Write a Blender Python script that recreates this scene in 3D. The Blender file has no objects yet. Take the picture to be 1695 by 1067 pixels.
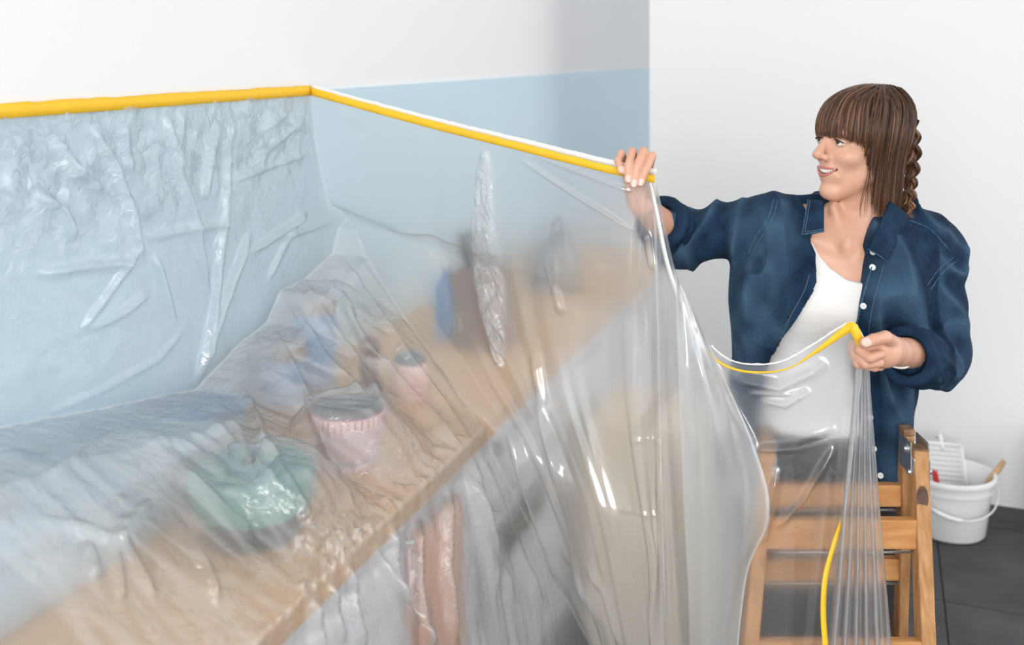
import bpy, bmesh, math, random
import numpy as np
from mathutils import Vector, Matrix, noise as mnoise
from mathutils.bvhtree import BVHTree

random.seed(7)
rng = np.random.default_rng(11)
scene = bpy.context.scene
COL = scene.collection

# ------------------------------------------------------------------ camera
F = 1650.0                      # focal length in photo pixels
CX, HZ = 847.5, 86.0            # vertical axis and horizon of the photo
EYE = 1.75
cam_d = bpy.data.cameras.new('camera')
cam = bpy.data.objects.new('camera', cam_d)
COL.objects.link(cam)
cam.location = (0, 0, EYE)
cam.rotation_euler = (math.radians(90), 0, 0)
cam_d.sensor_fit = 'HORIZONTAL'
cam_d.sensor_width = 36
cam_d.lens = F / 1695 * 36
cam_d.shift_y = -(533.5 - HZ) / 1695
cam_d.clip_start = 0.02
cam_d.dof.use_dof = True
cam_d.dof.focus_distance = 2.1
cam_d.dof.aperture_fstop = 2.4
scene.camera = cam

# ------------------------------------------------------------------ light
world = bpy.data.worlds.new('world')
scene.world = world
world.use_nodes = True
bg = world.node_tree.nodes['Background']
bg.inputs['Color'].default_value = (0.93, 0.96, 1.0, 1)
bg.inputs['Strength'].default_value = 0.70


def area(name, loc, target, sx, sy, power, col=(1, 1, 1)):
    l = bpy.data.lights.new(name, 'AREA')
    l.shape = 'RECTANGLE'
    l.size, l.size_y = sx, sy
    l.energy = power
    l.color = col
    o = bpy.data.objects.new(name, l)
    COL.objects.link(o)
    o.location = loc
    o.rotation_euler = (Vector(target) - Vector(loc)).to_track_quat('-Z', 'Y').to_euler()
    return o


# tall window behind the photographer; unseen side fill added to brighten the left wall
area('window_light', (-0.35, -3.0, 2.4), (0.0, 3.0, 1.2), 3.0, 2.2, 165, (1.0, 0.985, 0.96))
area('side_fill_light', (4.0, 1.2, 2.4), (-0.6, 2.4, 1.3), 3.0, 2.2, 42, (0.98, 0.99, 1.0))

scene.view_settings.view_transform = 'Standard'
scene.view_settings.look = 'None'
scene.view_settings.exposure = 0.22
scene.view_settings.gamma = 1.0
scene.view_settings.use_curve_mapping = False
scene.cycles.use_denoising = True
scene.cycles.use_adaptive_sampling = True
scene.cycles.adaptive_threshold = 0.03
scene.cycles.diffuse_bounces = 4
scene.cycles.glossy_bounces = 3
scene.cycles.max_bounces = 9
scene.cycles.transparent_max_bounces = 12
scene.cycles.transmission_bounces = 8

# ------------------------------------------------------------------ frames
TH = math.atan((1462 - CX) / F)
D = np.array([math.sin(TH), math.cos(TH), 0.0])      # along the left wall, away from the camera
N = np.array([math.cos(TH), -math.sin(TH), 0.0])     # out of the left wall into the room
F0 = np.array([-0.085, 2.205, 0.0])                  # a point under the front edge of the worktop
CD = 0.60                                            # worktop depth
ZC = 0.90                                            # worktop height
BLUE_TOP = 1.646


def WL(s, w, z):
    """along wall, distance from wall, height -> world"""
    return F0 + D * s + N * (w - CD) + np.array([0, 0, z])


def P(px, py, d):
    return np.array([(px - CX) / F * d, d, EYE - (py - HZ) / F * d])


def ray_s(px, w):
    """s and depth where the sight line of column px meets the plane w metres from the wall"""
    k = (px - CX) / F
    b = F0 + N * (w - CD)
    s = (k * b[1] - b[0]) / (D[0] - k * D[1])
    return s, b[1] + D[1] * s


def PW(px, py, w):
    s, d = ray_s(px, w)
    return s, EYE - (py - HZ) / F * d


def proj(p):
    p = np.asarray(p)
    return CX + F * p[..., 0] / p[..., 1], HZ + (EYE - p[..., 2]) * F / p[..., 1]


# ------------------------------------------------------------------ materials
def mat(name, col, rough=0.5, spec=0.5, metal=0.0, var=0.0, vscale=8.0, col2=None, bump=0.0, bscale=40.0,
        stretch=None, sss=0.0, coat=0.0, detail=4.0):
    m = bpy.data.materials.new(name)
    m.use_nodes = True
    nt = m.node_tree
    b = nt.nodes['Principled BSDF']
    b.inputs['Base Color'].default_value = (*col, 1)
    b.inputs['Roughness'].default_value = rough
    b.inputs['Specular IOR Level'].default_value = spec
    b.inputs['Metallic'].default_value = metal
    b.inputs['Coat Weight'].default_value = coat
    if sss:
        b.inputs['Subsurface Weight'].default_value = sss
        b.inputs['Subsurface Radius'].default_value = (0.012, 0.005, 0.003)
        b.inputs['Subsurface Scale'].default_value = 1.0
    tc = nt.nodes.new('ShaderNodeTexCoord')
    mp = nt.nodes.new('ShaderNodeMapping')
    nt.links.new(tc.outputs['Object'], mp.inputs['Vector'])
    if stretch:
        mp.inputs['Scale'].default_value = stretch
    if var or col2:
        nz = nt.nodes.new('ShaderNodeTexNoise')
        nz.inputs['Scale'].default_value = vscale
        nz.inputs['Detail'].default_value = detail
        nt.links.new(mp.outputs['Vector'], nz.inputs['Vector'])
        rp = nt.nodes.new('ShaderNodeValToRGB')
        rp.color_ramp.elements[0].position = 0.3
        rp.color_ramp.elements[1].position = 0.7
        c2 = col2 or tuple(min(1, c * (1 + var)) for c in col)
        c1 = col if col2 else tuple(c * (1 - var) for c in col)
        rp.color_ramp.elements[0].color = (*c1, 1)
        rp.color_ramp.elements[1].color = (*c2, 1)
        nt.links.new(nz.outputs['Fac'], rp.inputs['Fac'])
        nt.links.new(rp.outputs['Color'], b.inputs['Base Color'])
    if bump:
        n2 = nt.nodes.new('ShaderNodeTexNoise')
        n2.inputs['Scale'].default_value = bscale
        n2.inputs['Detail'].default_value = 5
        nt.links.new(mp.outputs['Vector'], n2.inputs['Vector'])
        bp = nt.nodes.new('ShaderNodeBump')
        bp.inputs['Strength'].default_value = bump
        bp.inputs['Distance'].default_value = 0.01
        nt.links.new(n2.outputs['Fac'], bp.inputs['Height'])
        nt.links.new(bp.outputs['Normal'], b.inputs['Normal'])
    return m


M = {}
M['plaster'] = mat('white_plaster', (0.86, 0.86, 0.86), 0.85, 0.3, bump=0.05, bscale=120)
M['splash'] = mat('pale_blue_panel', (0.55, 0.72, 0.815), 0.28, 0.5, var=0.03, vscale=2)
M['grout'] = mat('dark_grout', (0.03, 0.03, 0.032), 0.9)
M['tile'] = mat('dark_grey_tile', (0.055, 0.057, 0.06), 0.6, 0.4, var=0.28, vscale=6, bump=0.08, bscale=60)
M['oak'] = mat('worktop_oak', (0.60, 0.33, 0.14), 0.45, 0.4, col2=(0.74, 0.46, 0.22), vscale=5, stretch=(18, 18, 30), bump=0.04)
M['cab'] = mat('pale_grey_cabinet', (0.76, 0.76, 0.77), 0.5)
M['steel'] = mat('brushed_steel', (0.6, 0.6, 0.62), 0.28, metal=1.0)
M['black'] = mat('black_enamel', (0.012, 0.012, 0.013), 0.25)
M['blackglass'] = mat('oven_glass', (0.008, 0.014, 0.013), 0.08)
M['ladder'] = mat('ladder_pine', (0.40, 0.19, 0.075), 0.6, 0.3, col2=(0.60, 0.33, 0.15), vscale=7, stretch=(14, 14, 1.2), bump=0.15, bscale=25)
M['rung'] = mat('rung_pine', (0.50, 0.22, 0.07), 0.55, 0.3, col2=(0.64, 0.33, 0.13), vscale=6, stretch=(1.5, 14, 14), bump=0.08, bscale=25)
M['endgrain'] = mat('dark_end_grain', (0.16, 0.085, 0.045), 0.8, col2=(0.34, 0.2, 0.11), vscale=60)
M['knot'] = mat('dark_knot', (0.13, 0.075, 0.055), 0.7, var=0.4, vscale=60)
M['zinc'] = mat('zinc_steel', (0.62, 0.64, 0.66), 0.38, metal=0.9, var=0.15, vscale=30)
M['white_plastic'] = mat('white_plastic', (0.83, 0.83, 0.83), 0.38)
M['red'] = mat('red_plastic', (0.55, 0.02, 0.02), 0.35)
M['stick'] = mat('stick_wood', (0.56, 0.36, 0.18), 0.5, var=0.15, vscale=20)
M['teal'] = mat('teal_enamel', (0.09, 0.27, 0.25), 0.3, coat=0.3)
M['mauve'] = mat('mauve_glaze', (0.56, 0.40, 0.42), 0.4, var=0.05)
M['grey'] = mat('grey_glaze', (0.20, 0.22, 0.23), 0.4)
M['burg'] = mat('burgundy_glaze', (0.22, 0.02, 0.06), 0.3)
M['pink'] = mat('pink_glaze', (0.80, 0.50, 0.45), 0.35)
M['darkwood'] = mat('dark_wood', (0.17, 0.085, 0.05), 0.5, var=0.25, vscale=12, stretch=(1, 1, 0.15))
M['bluebottle'] = mat('blue_plastic', (0.05, 0.22, 0.50), 0.3)
M['paleblue'] = mat('pale_blue_enamel', (0.45, 0.58, 0.68), 0.35)
M['cornflower'] = mat('cornflower_tin', (0.22, 0.40, 0.68), 0.4)
M['greysteel'] = mat('grey_steel', (0.28, 0.29, 0.30), 0.35, metal=0.6)
M['card'] = mat('cream_card', (0.78, 0.66, 0.50), 0.8, var=0.05)
M['brownbox'] = mat('brown_card', (0.34, 0.24, 0.18), 0.8)
M['towel'] = mat('terracotta_cloth', (0.78, 0.40, 0.24), 0.9, var=0.08, bump=0.3, bscale=200)
M['skin'] = mat('skin', (0.63, 0.335, 0.225), 0.42, 0.4, col2=(0.70, 0.40, 0.28), vscale=14, sss=0.12, bump=0.03, bscale=300)
M['nail'] = mat('nail', (0.86, 0.55, 0.47), 0.25)
M['lip'] = mat('lip', (0.58, 0.20, 0.17), 0.35)
M['teeth'] = mat('teeth', (0.88, 0.84, 0.77), 0.25)
M['mouth'] = mat('mouth_inside', (0.12, 0.02, 0.02), 0.6)
M['eye'] = mat('eye_white', (0.82, 0.80, 0.78), 0.15)
M['iris'] = mat('iris_brown', (0.10, 0.045, 0.02), 0.15)
M['pupil'] = mat('pupil', (0.004, 0.004, 0.004), 0.1)
M['lash'] = mat('lash', (0.02, 0.012, 0.01), 0.6)
M['denim'] = mat('washed_denim', (0.0035, 0.0125, 0.032), 0.85, 0.2, col2=(0.013, 0.040, 0.085), vscale=22, bump=0.4, bscale=200, detail=8)
_nt = M['denim'].node_tree
_b = _nt.nodes['Principled BSDF']
_src = _b.inputs['Base Color'].links[0].from_socket
_at = _nt.nodes.new('ShaderNodeAttribute')
_at.attribute_name = 'wear'
_mx = _nt.nodes.new('ShaderNodeMix')
_mx.data_type = 'RGBA'
_nt.links.new(_at.outputs['Fac'], _mx.inputs['Factor'])
_nt.links.new(_src, _mx.inputs[6])
_mx.inputs[7].default_value = (0.050, 0.105, 0.17, 1)
_nt.links.new(_mx.outputs[2], _b.inputs['Base Color'])
M['denim_edge'] = mat('faded_denim_edge', (0.02, 0.07, 0.14), 0.85, 0.2, col2=(0.075, 0.145, 0.22), vscale=140, bump=0.2, bscale=300)
M['thread'] = mat('pale_stitching', (0.075, 0.14, 0.21), 0.8)
M['tee'] = mat('white_jersey', (0.80, 0.785, 0.77), 0.9, 0.2, var=0.03, vscale=30, stretch=(0.6, 0.6, 6), bump=0.15, bscale=60)
M['trouser'] = mat('black_cotton', (0.018, 0.019, 0.022), 0.8)
M['shoe'] = mat('shoe_canvas', (0.05, 0.05, 0.055), 0.7)
M['button'] = mat('pearl_button', (0.82, 0.81, 0.78), 0.3)
M['yellow'] = mat('yellow_tape', (0.93, 0.55, 0.02), 0.5, var=0.04, vscale=18, bump=0.15, bscale=60)
M['tapeback'] = mat('pale_tape_back', (0.84, 0.83, 0.80), 0.5)


def hair_mat():
    m = bpy.data.materials.new('brown_hair')
    m.use_nodes = True
    nt = m.node_tree
    b = nt.nodes['Principled BSDF']
    at = nt.nodes.new('ShaderNodeAttribute')
    at.attribute_name = 'strand'
    rp = nt.nodes.new('ShaderNodeValToRGB')
    e = rp.color_ramp.elements
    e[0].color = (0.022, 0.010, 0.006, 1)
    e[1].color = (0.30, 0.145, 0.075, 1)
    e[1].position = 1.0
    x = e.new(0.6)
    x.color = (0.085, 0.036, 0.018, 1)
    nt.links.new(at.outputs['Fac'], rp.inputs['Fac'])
    nt.links.new(rp.outputs['Color'], b.inputs['Base Color'])
    b.inputs['Roughness'].default_value = 0.42
    b.inputs['Specular IOR Level'].default_value = 0.35
    return m


M['hair'] = hair_mat()


def film_mat():
    m = bpy.data.materials.new('clear_masking_film')
    m.use_nodes = True
    nt = m.node_tree
    nt.nodes.clear()
    L = nt.links.new
    out = nt.nodes.new('ShaderNodeOutputMaterial')
    at = nt.nodes.new('ShaderNodeAttribute')
    at.attribute_name = 'crumple'
    tc = nt.nodes.new('ShaderNodeTexCoord')
    # fine crumple relief
    nz = nt.nodes.new('ShaderNodeTexNoise')
    nz.inputs['Scale'].default_value = 26
    nz.inputs['Detail'].default_value = 6
    nz.inputs['Roughness'].default_value = 0.6
    nz.inputs['Distortion'].default_value = 0.8
    L(tc.outputs['Object'], nz.inputs['Vector'])
    vo = nt.nodes.new('ShaderNodeTexVoronoi')
    vo.feature = 'DISTANCE_TO_EDGE'
    vo.inputs['Scale'].default_value = 11
    wob = nt.nodes.new('ShaderNodeVectorMath')
    wob.operation = 'MULTIPLY_ADD'
    wob.inputs[1].default_value = (0.12, 0.12, 0.12)
    L(nz.outputs['Color'], wob.inputs[0])
    L(tc.outputs['Object'], wob.inputs[2])
    L(wob.outputs[0], vo.inputs['Vector'])
    mr = nt.nodes.new('ShaderNodeMapRange')
    mr.inputs['From Max'].default_value = 0.10
    mr.inputs['To Min'].default_value = 0.45
    mr.inputs['To Max'].default_value = 0.0
    L(vo.outputs['Distance'], mr.inputs['Value'])
    ad = nt.nodes.new('ShaderNodeMath')
    ad.operation = 'ADD'
    L(nz.outputs['Fac'], ad.inputs[0])
    L(mr.outputs['Result'], ad.inputs[1])
    bp = nt.nodes.new('ShaderNodeBump')
    bp.inputs['Distance'].default_value = 0.012
    L(ad.outputs[0], bp.inputs['Height'])
    L(at.outputs['Fac'], bp.inputs['Strength'])
    tr = nt.nodes.new('ShaderNodeBsdfTransparent')
    tr.inputs['Color'].default_value = (0.97, 0.98, 0.985, 1)
    rf = nt.nodes.new('ShaderNodeBsdfRefraction')
    gm = nt.nodes.new('ShaderNodeNewGeometry')
    io = nt.nodes.new('ShaderNodeMapRange')       # a film is the same from both sides
    io.inputs['To Min'].default_value = 1.07
    io.inputs['To Max'].default_value = 1 / 1.07
    L(gm.outputs['Backfacing'], io.inputs['Value'])
    L(io.outputs['Result'], rf.inputs['IOR'])
    rf.inputs['Roughness'].default_value = 0.9
    rf.inputs['Color'].default_value = (0.98, 0.985, 0.99, 1)
    L(bp.outputs['Normal'], rf.inputs['Normal'])
    mx = nt.nodes.new('ShaderNodeMixShader')
    mx.inputs['Fac'].default_value = 0.78
    L(tr.outputs[0], mx.inputs[1])
    L(rf.outputs[0], mx.inputs[2])
    df = nt.nodes.new('ShaderNodeBsdfDiffuse')
    df.inputs['Color'].default_value = (0.9, 0.91, 0.92, 1)
    L(bp.outputs['Normal'], df.inputs['Normal'])
    tl = nt.nodes.new('ShaderNodeBsdfTranslucent')
    tl.inputs['Color'].default_value = (0.9, 0.91, 0.92, 1)
    mk = nt.nodes.new('ShaderNodeMixShader')
    mk.inputs['Fac'].default_value = 0.35
    L(df.outputs[0], mk.inputs[1])
    L(tl.outputs[0], mk.inputs[2])
    m2 = nt.nodes.new('ShaderNodeMixShader')
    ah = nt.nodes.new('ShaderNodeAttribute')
    ah.attribute_name = 'haze'                     # milky where creased or doubled, plus glint streaks painted along the folds
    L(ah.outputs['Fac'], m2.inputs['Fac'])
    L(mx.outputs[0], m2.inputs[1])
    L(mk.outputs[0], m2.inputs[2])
    gl = nt.nodes.new('ShaderNodeBsdfGlossy')
    gl.inputs['Roughness'].default_value = 0.15
    L(bp.outputs['Normal'], gl.inputs['Normal'])
    fr = nt.nodes.new('ShaderNodeLayerWeight')
    fr.inputs['Blend'].default_value = 0.5
    L(bp.outputs['Normal'], fr.inputs['Normal'])
    pw = nt.nodes.new('ShaderNodeMath')
    pw.operation = 'POWER'
    pw.inputs[1].default_value = 4.0
    L(fr.outputs['Facing'], pw.inputs[0])
    fm = nt.nodes.new('ShaderNodeMath')
    fm.operation = 'MULTIPLY_ADD'
    fm.inputs[1].default_value = 0.55
    fm.inputs[2].default_value = 0.14
    fm.use_clamp = True
    L(pw.outputs[0], fm.inputs[0])
    m3 = nt.nodes.new('ShaderNodeMixShader')
    L(fm.outputs[0], m3.inputs['Fac'])
    L(m2.outputs[0], m3.inputs[1])
    L(gl.outputs[0], m3.inputs[2])
    L(m3.outputs[0], out.inputs['Surface'])
    return m


M['film'] = film_mat()


# ------------------------------------------------------------------ object helpers
def link_mesh(name, verts, faces, m, parent=None, smooth=True, attr=None):
    me = bpy.data.meshes.new(name)
    me.from_pydata([tuple(map(float, v)) for v in verts], [], [tuple(int(i) for i in f) for f in faces])
    me.update()
    if smooth:
        me.polygons.foreach_set('use_smooth', [True] * len(me.polygons))
    if attr:
        for k, vals in attr.items():
            a = me.attributes.new(k, 'FLOAT', 'POINT')
            a.data.foreach_set('value', np.asarray(vals, dtype=np.float32))
    me.materials.append(M[m] if isinstance(m, str) else m)
    o = bpy.data.objects.new(name, me)
    COL.objects.link(o)
    if parent is not None:
        o.parent = parent
        o.matrix_parent_inverse = parent.matrix_world.inverted()
    return o


def from_bm(name, bm, m, parent=None, smooth=False):
    me = bpy.data.meshes.new(name)
    bmesh.ops.recalc_face_normals(bm, faces=bm.faces)
    bm.to_mesh(me)
    bm.free()
    if smooth:
        me.polygons.foreach_set('use_smooth', [True] * len(me.polygons))
        try:
            me.set_sharp_from_angle(angle=math.radians(40))
        except Exception:
            pass
    me.materials.append(M[m])
    o = bpy.data.objects.new(name, me)
    COL.objects.link(o)
    if parent is not None:
        o.parent = parent
        o.matrix_parent_inverse = parent.matrix_world.inverted()
    return o


def thing(name, label, cat, loc=(0, 0, 0), rz=0.0, group=None):
    o = bpy.data.objects.new(name, None)
    o.empty_display_size = 0.05
    COL.objects.link(o)
    o.location = loc
    o.rotation_euler = (0, 0, rz)
    o['label'] = label
    o['category'] = cat
    if group:
        o['group'] = group
    bpy.context.view_layer.update()
    return o


def tag(o, label, cat, group=None):
    o['label'] = label
    o['category'] = cat
    if group:
        o['group'] = group
    return o


def struct(o):
    o['kind'] = 'structure'
    return o


def box_bm(bm, c, size, rot=None, bevel=0.0):
    """box centred at c with full sizes, rot = 3x3 Matrix"""
    r = bmesh.ops.create_cube(bm, size=1.0)
    vs = r['verts']
    mtx = Matrix.Translation(Vector(c)) @ ((rot.to_4x4()) if rot else Matrix.Identity(4)) @ Matrix.Diagonal((*size, 1))
    bmesh.ops.transform(bm, matrix=mtx, verts=vs)
    if bevel:
        es = set()
        for v in vs:
            es.update(v.link_edges)
        bmesh.ops.bevel(bm, geom=list(es), offset=bevel, segments=2, affect='EDGES', profile=0.5)


WROT = Matrix(((D[0], N[0], 0), (D[1], N[1], 0), (0, 0, 1)))   # columns: along wall, out of wall, up


def wbox(name, s0, s1, w0, w1, z0, z1, m, parent=None, bevel=0.0):
    bm = bmesh.new()
    box_bm(bm, WL((s0 + s1) / 2, (w0 + w1) / 2, (z0 + z1) / 2), (abs(s1 - s0), abs(w1 - w0), abs(z1 - z0)), WROT, bevel)
    return from_bm(name, bm, m, parent)


def lathe(name, prof, m, parent, loc, n=40, ax=(0, 0, 1), sx=1.0, sy=1.0, rz=0.0):
    verts, faces = [], []
    q = Vector((0, 0, 1)).rotation_difference(Vector(ax)).to_matrix()
    for (r, z) in prof:
        for i in range(n):
            a = 2 * math.pi * i / n
            x, y = r * math.cos(a) * sx, r * math.sin(a) * sy
            x, y = x * math.cos(rz) - y * math.sin(rz), x * math.sin(rz) + y * math.cos(rz)
            v = q @ Vector((x, y, z)) + Vector(loc)
            verts.append(v)
    for j in range(len(prof) - 1):
        for i in range(n):
            k = (i + 1) % n
            faces.append((j * n + i, j * n + k, (j + 1) * n + k, (j + 1) * n + i))
    o = link_mesh(name, verts, faces, m, parent)
    try:
        o.data.set_sharp_from_angle(angle=math.radians(45))
    except Exception:
        pass
    return o


def tube_data(pts, rad, n=8, flat=1.0):
    pts = [np.asarray(p, float) for p in pts]
    verts, faces = [], []
    up = np.array([0.13, 0.21, 0.97])
    for i, p in enumerate(pts):
        t = pts[min(i + 1, len(pts) - 1)] - pts[max(i - 1, 0)]
        t = t / (np.linalg.norm(t) + 1e-9)
        a = np.cross(t, up)
        if np.linalg.norm(a) < 1e-3:
            a = np.cross(t, np.array([1.0, 0, 0]))
        a /= np.linalg.norm(a)
        b = np.cross(t, a)
        r = rad[i] if hasattr(rad, '__len__') else rad
        for k in range(n):
            an = 2 * math.pi * k / n
            verts.append(p + r * (math.cos(an) * a + flat * math.sin(an) * b))
    for i in range(len(pts) - 1):
        for k in range(n):
            l = (k + 1) % n
            faces.append((i * n + k, i * n + l, (i + 1) * n + l, (i + 1) * n + k))
    faces.append(tuple(range(n))[::-1])
    faces.append(tuple((len(pts) - 1) * n + k for k in range(n)))
    return verts, faces


def tube(name, pts, rad, m, parent=None, n=8, flat=1.0):
    v, f = tube_data(pts, rad, n, flat)
    return link_mesh(name, v, f, m, parent)


def spline(pts, n):
    """Catmull-Rom resample of control points (any dimension)"""
    pts = np.asarray(pts, float)
    ex = np.vstack([2 * pts[0] - pts[1], pts, 2 * pts[-1] - pts[-2]])
    seg = np.linspace(0, len(pts) - 1 - 1e-9, n)
    out = []
    for t in seg:
        i = int(t)
        u = t - i
        p0, p1, p2, p3 = ex[i], ex[i + 1], ex[i + 2], ex[i + 3]
        out.append(0.5 * (2 * p1 + (p2 - p0) * u + (2 * p0 - 5 * p1 + 4 * p2 - p3) * u * u + (3 * p1 - p0 - 3 * p2 + p3) * u ** 3))
    return np.array(out)


# ------------------------------------------------------------------ numpy noise and implicit surfaces
def _hash(ix, iy, iz):
    h = (ix.astype(np.int64) * 374761393 + iy.astype(np.int64) * 668265263 + iz.astype(np.int64) * 2147483647) & 0x7fffffff
    h = ((h ^ (h >> 13)) * 1274126177) & 0x7fffffff
    return ((h ^ (h >> 16)) & 0xffff) / 65535.0


def vnoise(x, y, z):
    ix, iy, iz = np.floor(x), np.floor(y), np.floor(z)
    fx, fy, fz = x - ix, y - iy, z - iz
    fx, fy, fz = [f * f * (3 - 2 * f) for f in (fx, fy, fz)]
    r = 0
    for a in (0, 1):
        for b in (0, 1):
            for c in (0, 1):
                r = r + _hash(ix + a, iy + b, iz + c) * (fx if a else 1 - fx) * (fy if b else 1 - fy) * (fz if c else 1 - fz)
    return r * 2 - 1


def fbm(x, y, z, o=3):
    r, a = 0, 1.0
    for i in range(o):
        r = r + a * vnoise(x * 2 ** i + 17 * i, y * 2 ** i, z * 2 ** i)
        a *= 0.5
    return r


def smin(a, b, k):
    h = np.clip(0.5 + 0.5 * (b - a) / k, 0, 1)
    return b * (1 - h) + a * h - k * h * (1 - h)


def smax(a, b, k):
    return -smin(-a, -b, k)


def sd_ell(X, c, r):
    p = [(X[i] - c[i]) / r[i] for i in range(3)]
    k0 = np.sqrt(p[0] ** 2 + p[1] ** 2 + p[2] ** 2)
    k1 = np.sqrt(sum((p[i] / r[i]) ** 2 for i in range(3))) + 1e-9
    return k0 * (k0 - 1) / k1


def sd_cone(X, a, b, ra, rb):
    """capsule whose radius goes linearly from ra to rb"""
    a, b = np.asarray(a, float), np.asarray(b, float)
    ba = b - a
    l2 = float(ba @ ba) + 1e-12
    t = np.clip(sum((X[i] - a[i]) * ba[i] for i in range(3)) / l2, 0, 1)
    d = np.sqrt(sum((X[i] - a[i] - t * ba[i]) ** 2 for i in range(3)))
    return d - (ra + (rb - ra) * t)


def sd_chain(X, pts, rad, k=0.006):
    r = None
    for i in range(len(pts) - 1):
        c = sd_cone(X, pts[i], pts[i + 1], rad[i], rad[i + 1])
        r = c if r is None else smin(r, c, k)
    return r


def surface(fn, lo, hi, h):
    """naive surface nets"""
    lo, hi = np.asarray(lo, float), np.asarray(hi, float)
    n = np.ceil((hi - lo) / h).astype(int) + 1
    ax = [lo[i] + h * np.arange(n[i]) for i in range(3)]
    X = np.meshgrid(*ax, indexing='ij')
    V = fn(X).astype(np.float64)
    V[0], V[-1] = np.maximum(V[0], h * .5), np.maximum(V[-1], h * .5)
    V[:, 0], V[:, -1] = np.maximum(V[:, 0], h * .5), np.maximum(V[:, -1], h * .5)
    V[:, :, 0], V[:, :, -1] = np.maximum(V[:, :, 0], h * .5), np.maximum(V[:, :, -1], h * .5)
    S = V < 0
    nc = tuple(n - 1)
    acc = np.zeros(nc + (3,))
    cnt = np.zeros(nc)
    corner = [(a, b, c) for a in (0, 1) for b in (0, 1) for c in (0, 1)]

    def sl(c):
        return tuple(slice(c[i], c[i] + nc[i]) for i in range(3))
    for c in corner:
        for i in range(3):
            if c[i] == 0:
                e = list(c)
                e[i] = 1
                va, vb = V[sl(c)], V[sl(e)]
                m = S[sl(c)] != S[sl(e)]
                t = np.where(m, va / np.where(va - vb == 0, 1, va - vb), 0)
                for k in range(3):
                    acc[..., k] += np.where(m, (t if k == i else c[k]), 0)
                cnt += m
    act = cnt > 0
    idx = -np.ones(nc, int)
    idx[act] = np.arange(act.sum())
    cells = np.argwhere(act)
    verts = lo + h * (cells + acc[act] / cnt[act][:, None])
    faces = []
    for i in range(3):
        j, k = (i + 1) % 3, (i + 2) % 3
        a = [slice(None)] * 3
        b = [slice(None)] * 3
        a[i], b[i] = slice(0, -1), slice(1, None)
        m = S[tuple(a)] != S[tuple(b)]
        q = np.argwhere(m)
        ok = (q[:, j] > 0) & (q[:, k] > 0) & (q[:, j] < n[j] - 1) & (q[:, k] < n[k] - 1)
        q = q[ok]
        inside = S[tuple(q.T)]

        def cell(dj, dk):
            r = q.copy()
            r[:, j] -= dj
            r[:, k] -= dk
            return idx[tuple(r.T)]
        f = np.stack([cell(1, 1), cell(0, 1), cell(0, 0), cell(1, 0)], 1)
        f[~inside] = f[~inside][:, ::-1]
        faces.append(f)
    return verts, np.vstack(faces)


def sdf_obj(name, fn, lo, hi, h, m, parent=None, relax=0):
    v, f = surface(fn, lo, hi, h)
    if relax:
        e = np.vstack([f[:, [0, 1]], f[:, [1, 2]], f[:, [2, 3]], f[:, [3, 0]]])
        for _ in range(relax):
            s = np.zeros_like(v)
            c = np.zeros(len(v))
            np.add.at(s, e[:, 0], v[e[:, 1]])
            np.add.at(s, e[:, 1], v[e[:, 0]])
            np.add.at(c, e[:, 0], 1)
            np.add.at(c, e[:, 1], 1)
            v = v * 0.5 + 0.5 * s / np.maximum(c, 1)[:, None]
    return link_mesh(name, v, f, m, parent)


# ================================================================== STRUCTURE
wall = struct(wbox('wall_left', -4.2, 4.6, -0.14, 0.0, 0.0, 3.6, 'plaster'))
sp = wbox('splashback', -4.2, 4.55, 0.0, 0.006, ZC, BLUE_TOP, 'splash', wall)
# wall across the end of the worktop, behind the woman
T0 = np.array([0.597, 4.327, 0.0])
bm = bmesh.new()
box_bm(bm, T0 + N * 2.6 + D * 0.06 + np.array([0, 0, 1.8]), (0.12, 5.2, 3.6), WROT)
struct(from_bm('wall_back', bm, 'plaster'))
bm = bmesh.new()
box_bm(bm, WL(0.2, 2.7, -0.03), (8.8, 5.4, 0.05), WROT)
floor = struct(from_bm('floor', bm, 'grout'))
# tiles, aligned to the wall, joint line through the point seen beside the ladder
J = np.array([1.528, 3.583, 0.0]) - F0
js, jw = float(J @ D), float(J @ N) + CD
TS = 0.60
tile_me = None
for i in range(-6, 7):
    for j in range(-5, 6):
        sc_, wc_ = js + 0.17 + TS * (i + .5), jw + TS * (j + .5)
        if not (-2.2 < sc_ < 4.3 and 0.2 < wc_ < 5.2):
            continue
        if tile_me is None:
            bm = bmesh.new()
            box_bm(bm, (0, 0, -0.004), (TS - 0.005, TS - 0.005, 0.008), None, 0.0012)
            t = from_bm('tile', bm, 'tile', None)
            tile_me = t.data
        else:
            t = bpy.data.objects.new('tile', tile_me)
            COL.objects.link(t)
        c = WL(sc_, wc_, 0)
        t.matrix_world = Matrix.Translation(Vector(c)) @ WROT.to_4x4()
        t.parent = floor

# ================================================================== KITCHEN
FRONT = F0
# worktop runs up to the cross wall
s_end = float((T0 - F0) @ D) - 0.002
wt = thing('worktop', 'long oak worktop running along the pale blue splashback', 'worktop', tuple(WL(0.5, 0.3, ZC - 0.04)))
for k in range(5):
    # glued oak boards, full length
    w0 = 0.008 + k * (CD - 0.008) / 5
    wbox('board', -2.3, s_end, w0 + 0.0006, w0 + (CD - 0.008) / 5 - 0.0006, ZC - 0.042, ZC - 0.0008 * (k % 2), 'oak', wt, 0.0015)


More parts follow.
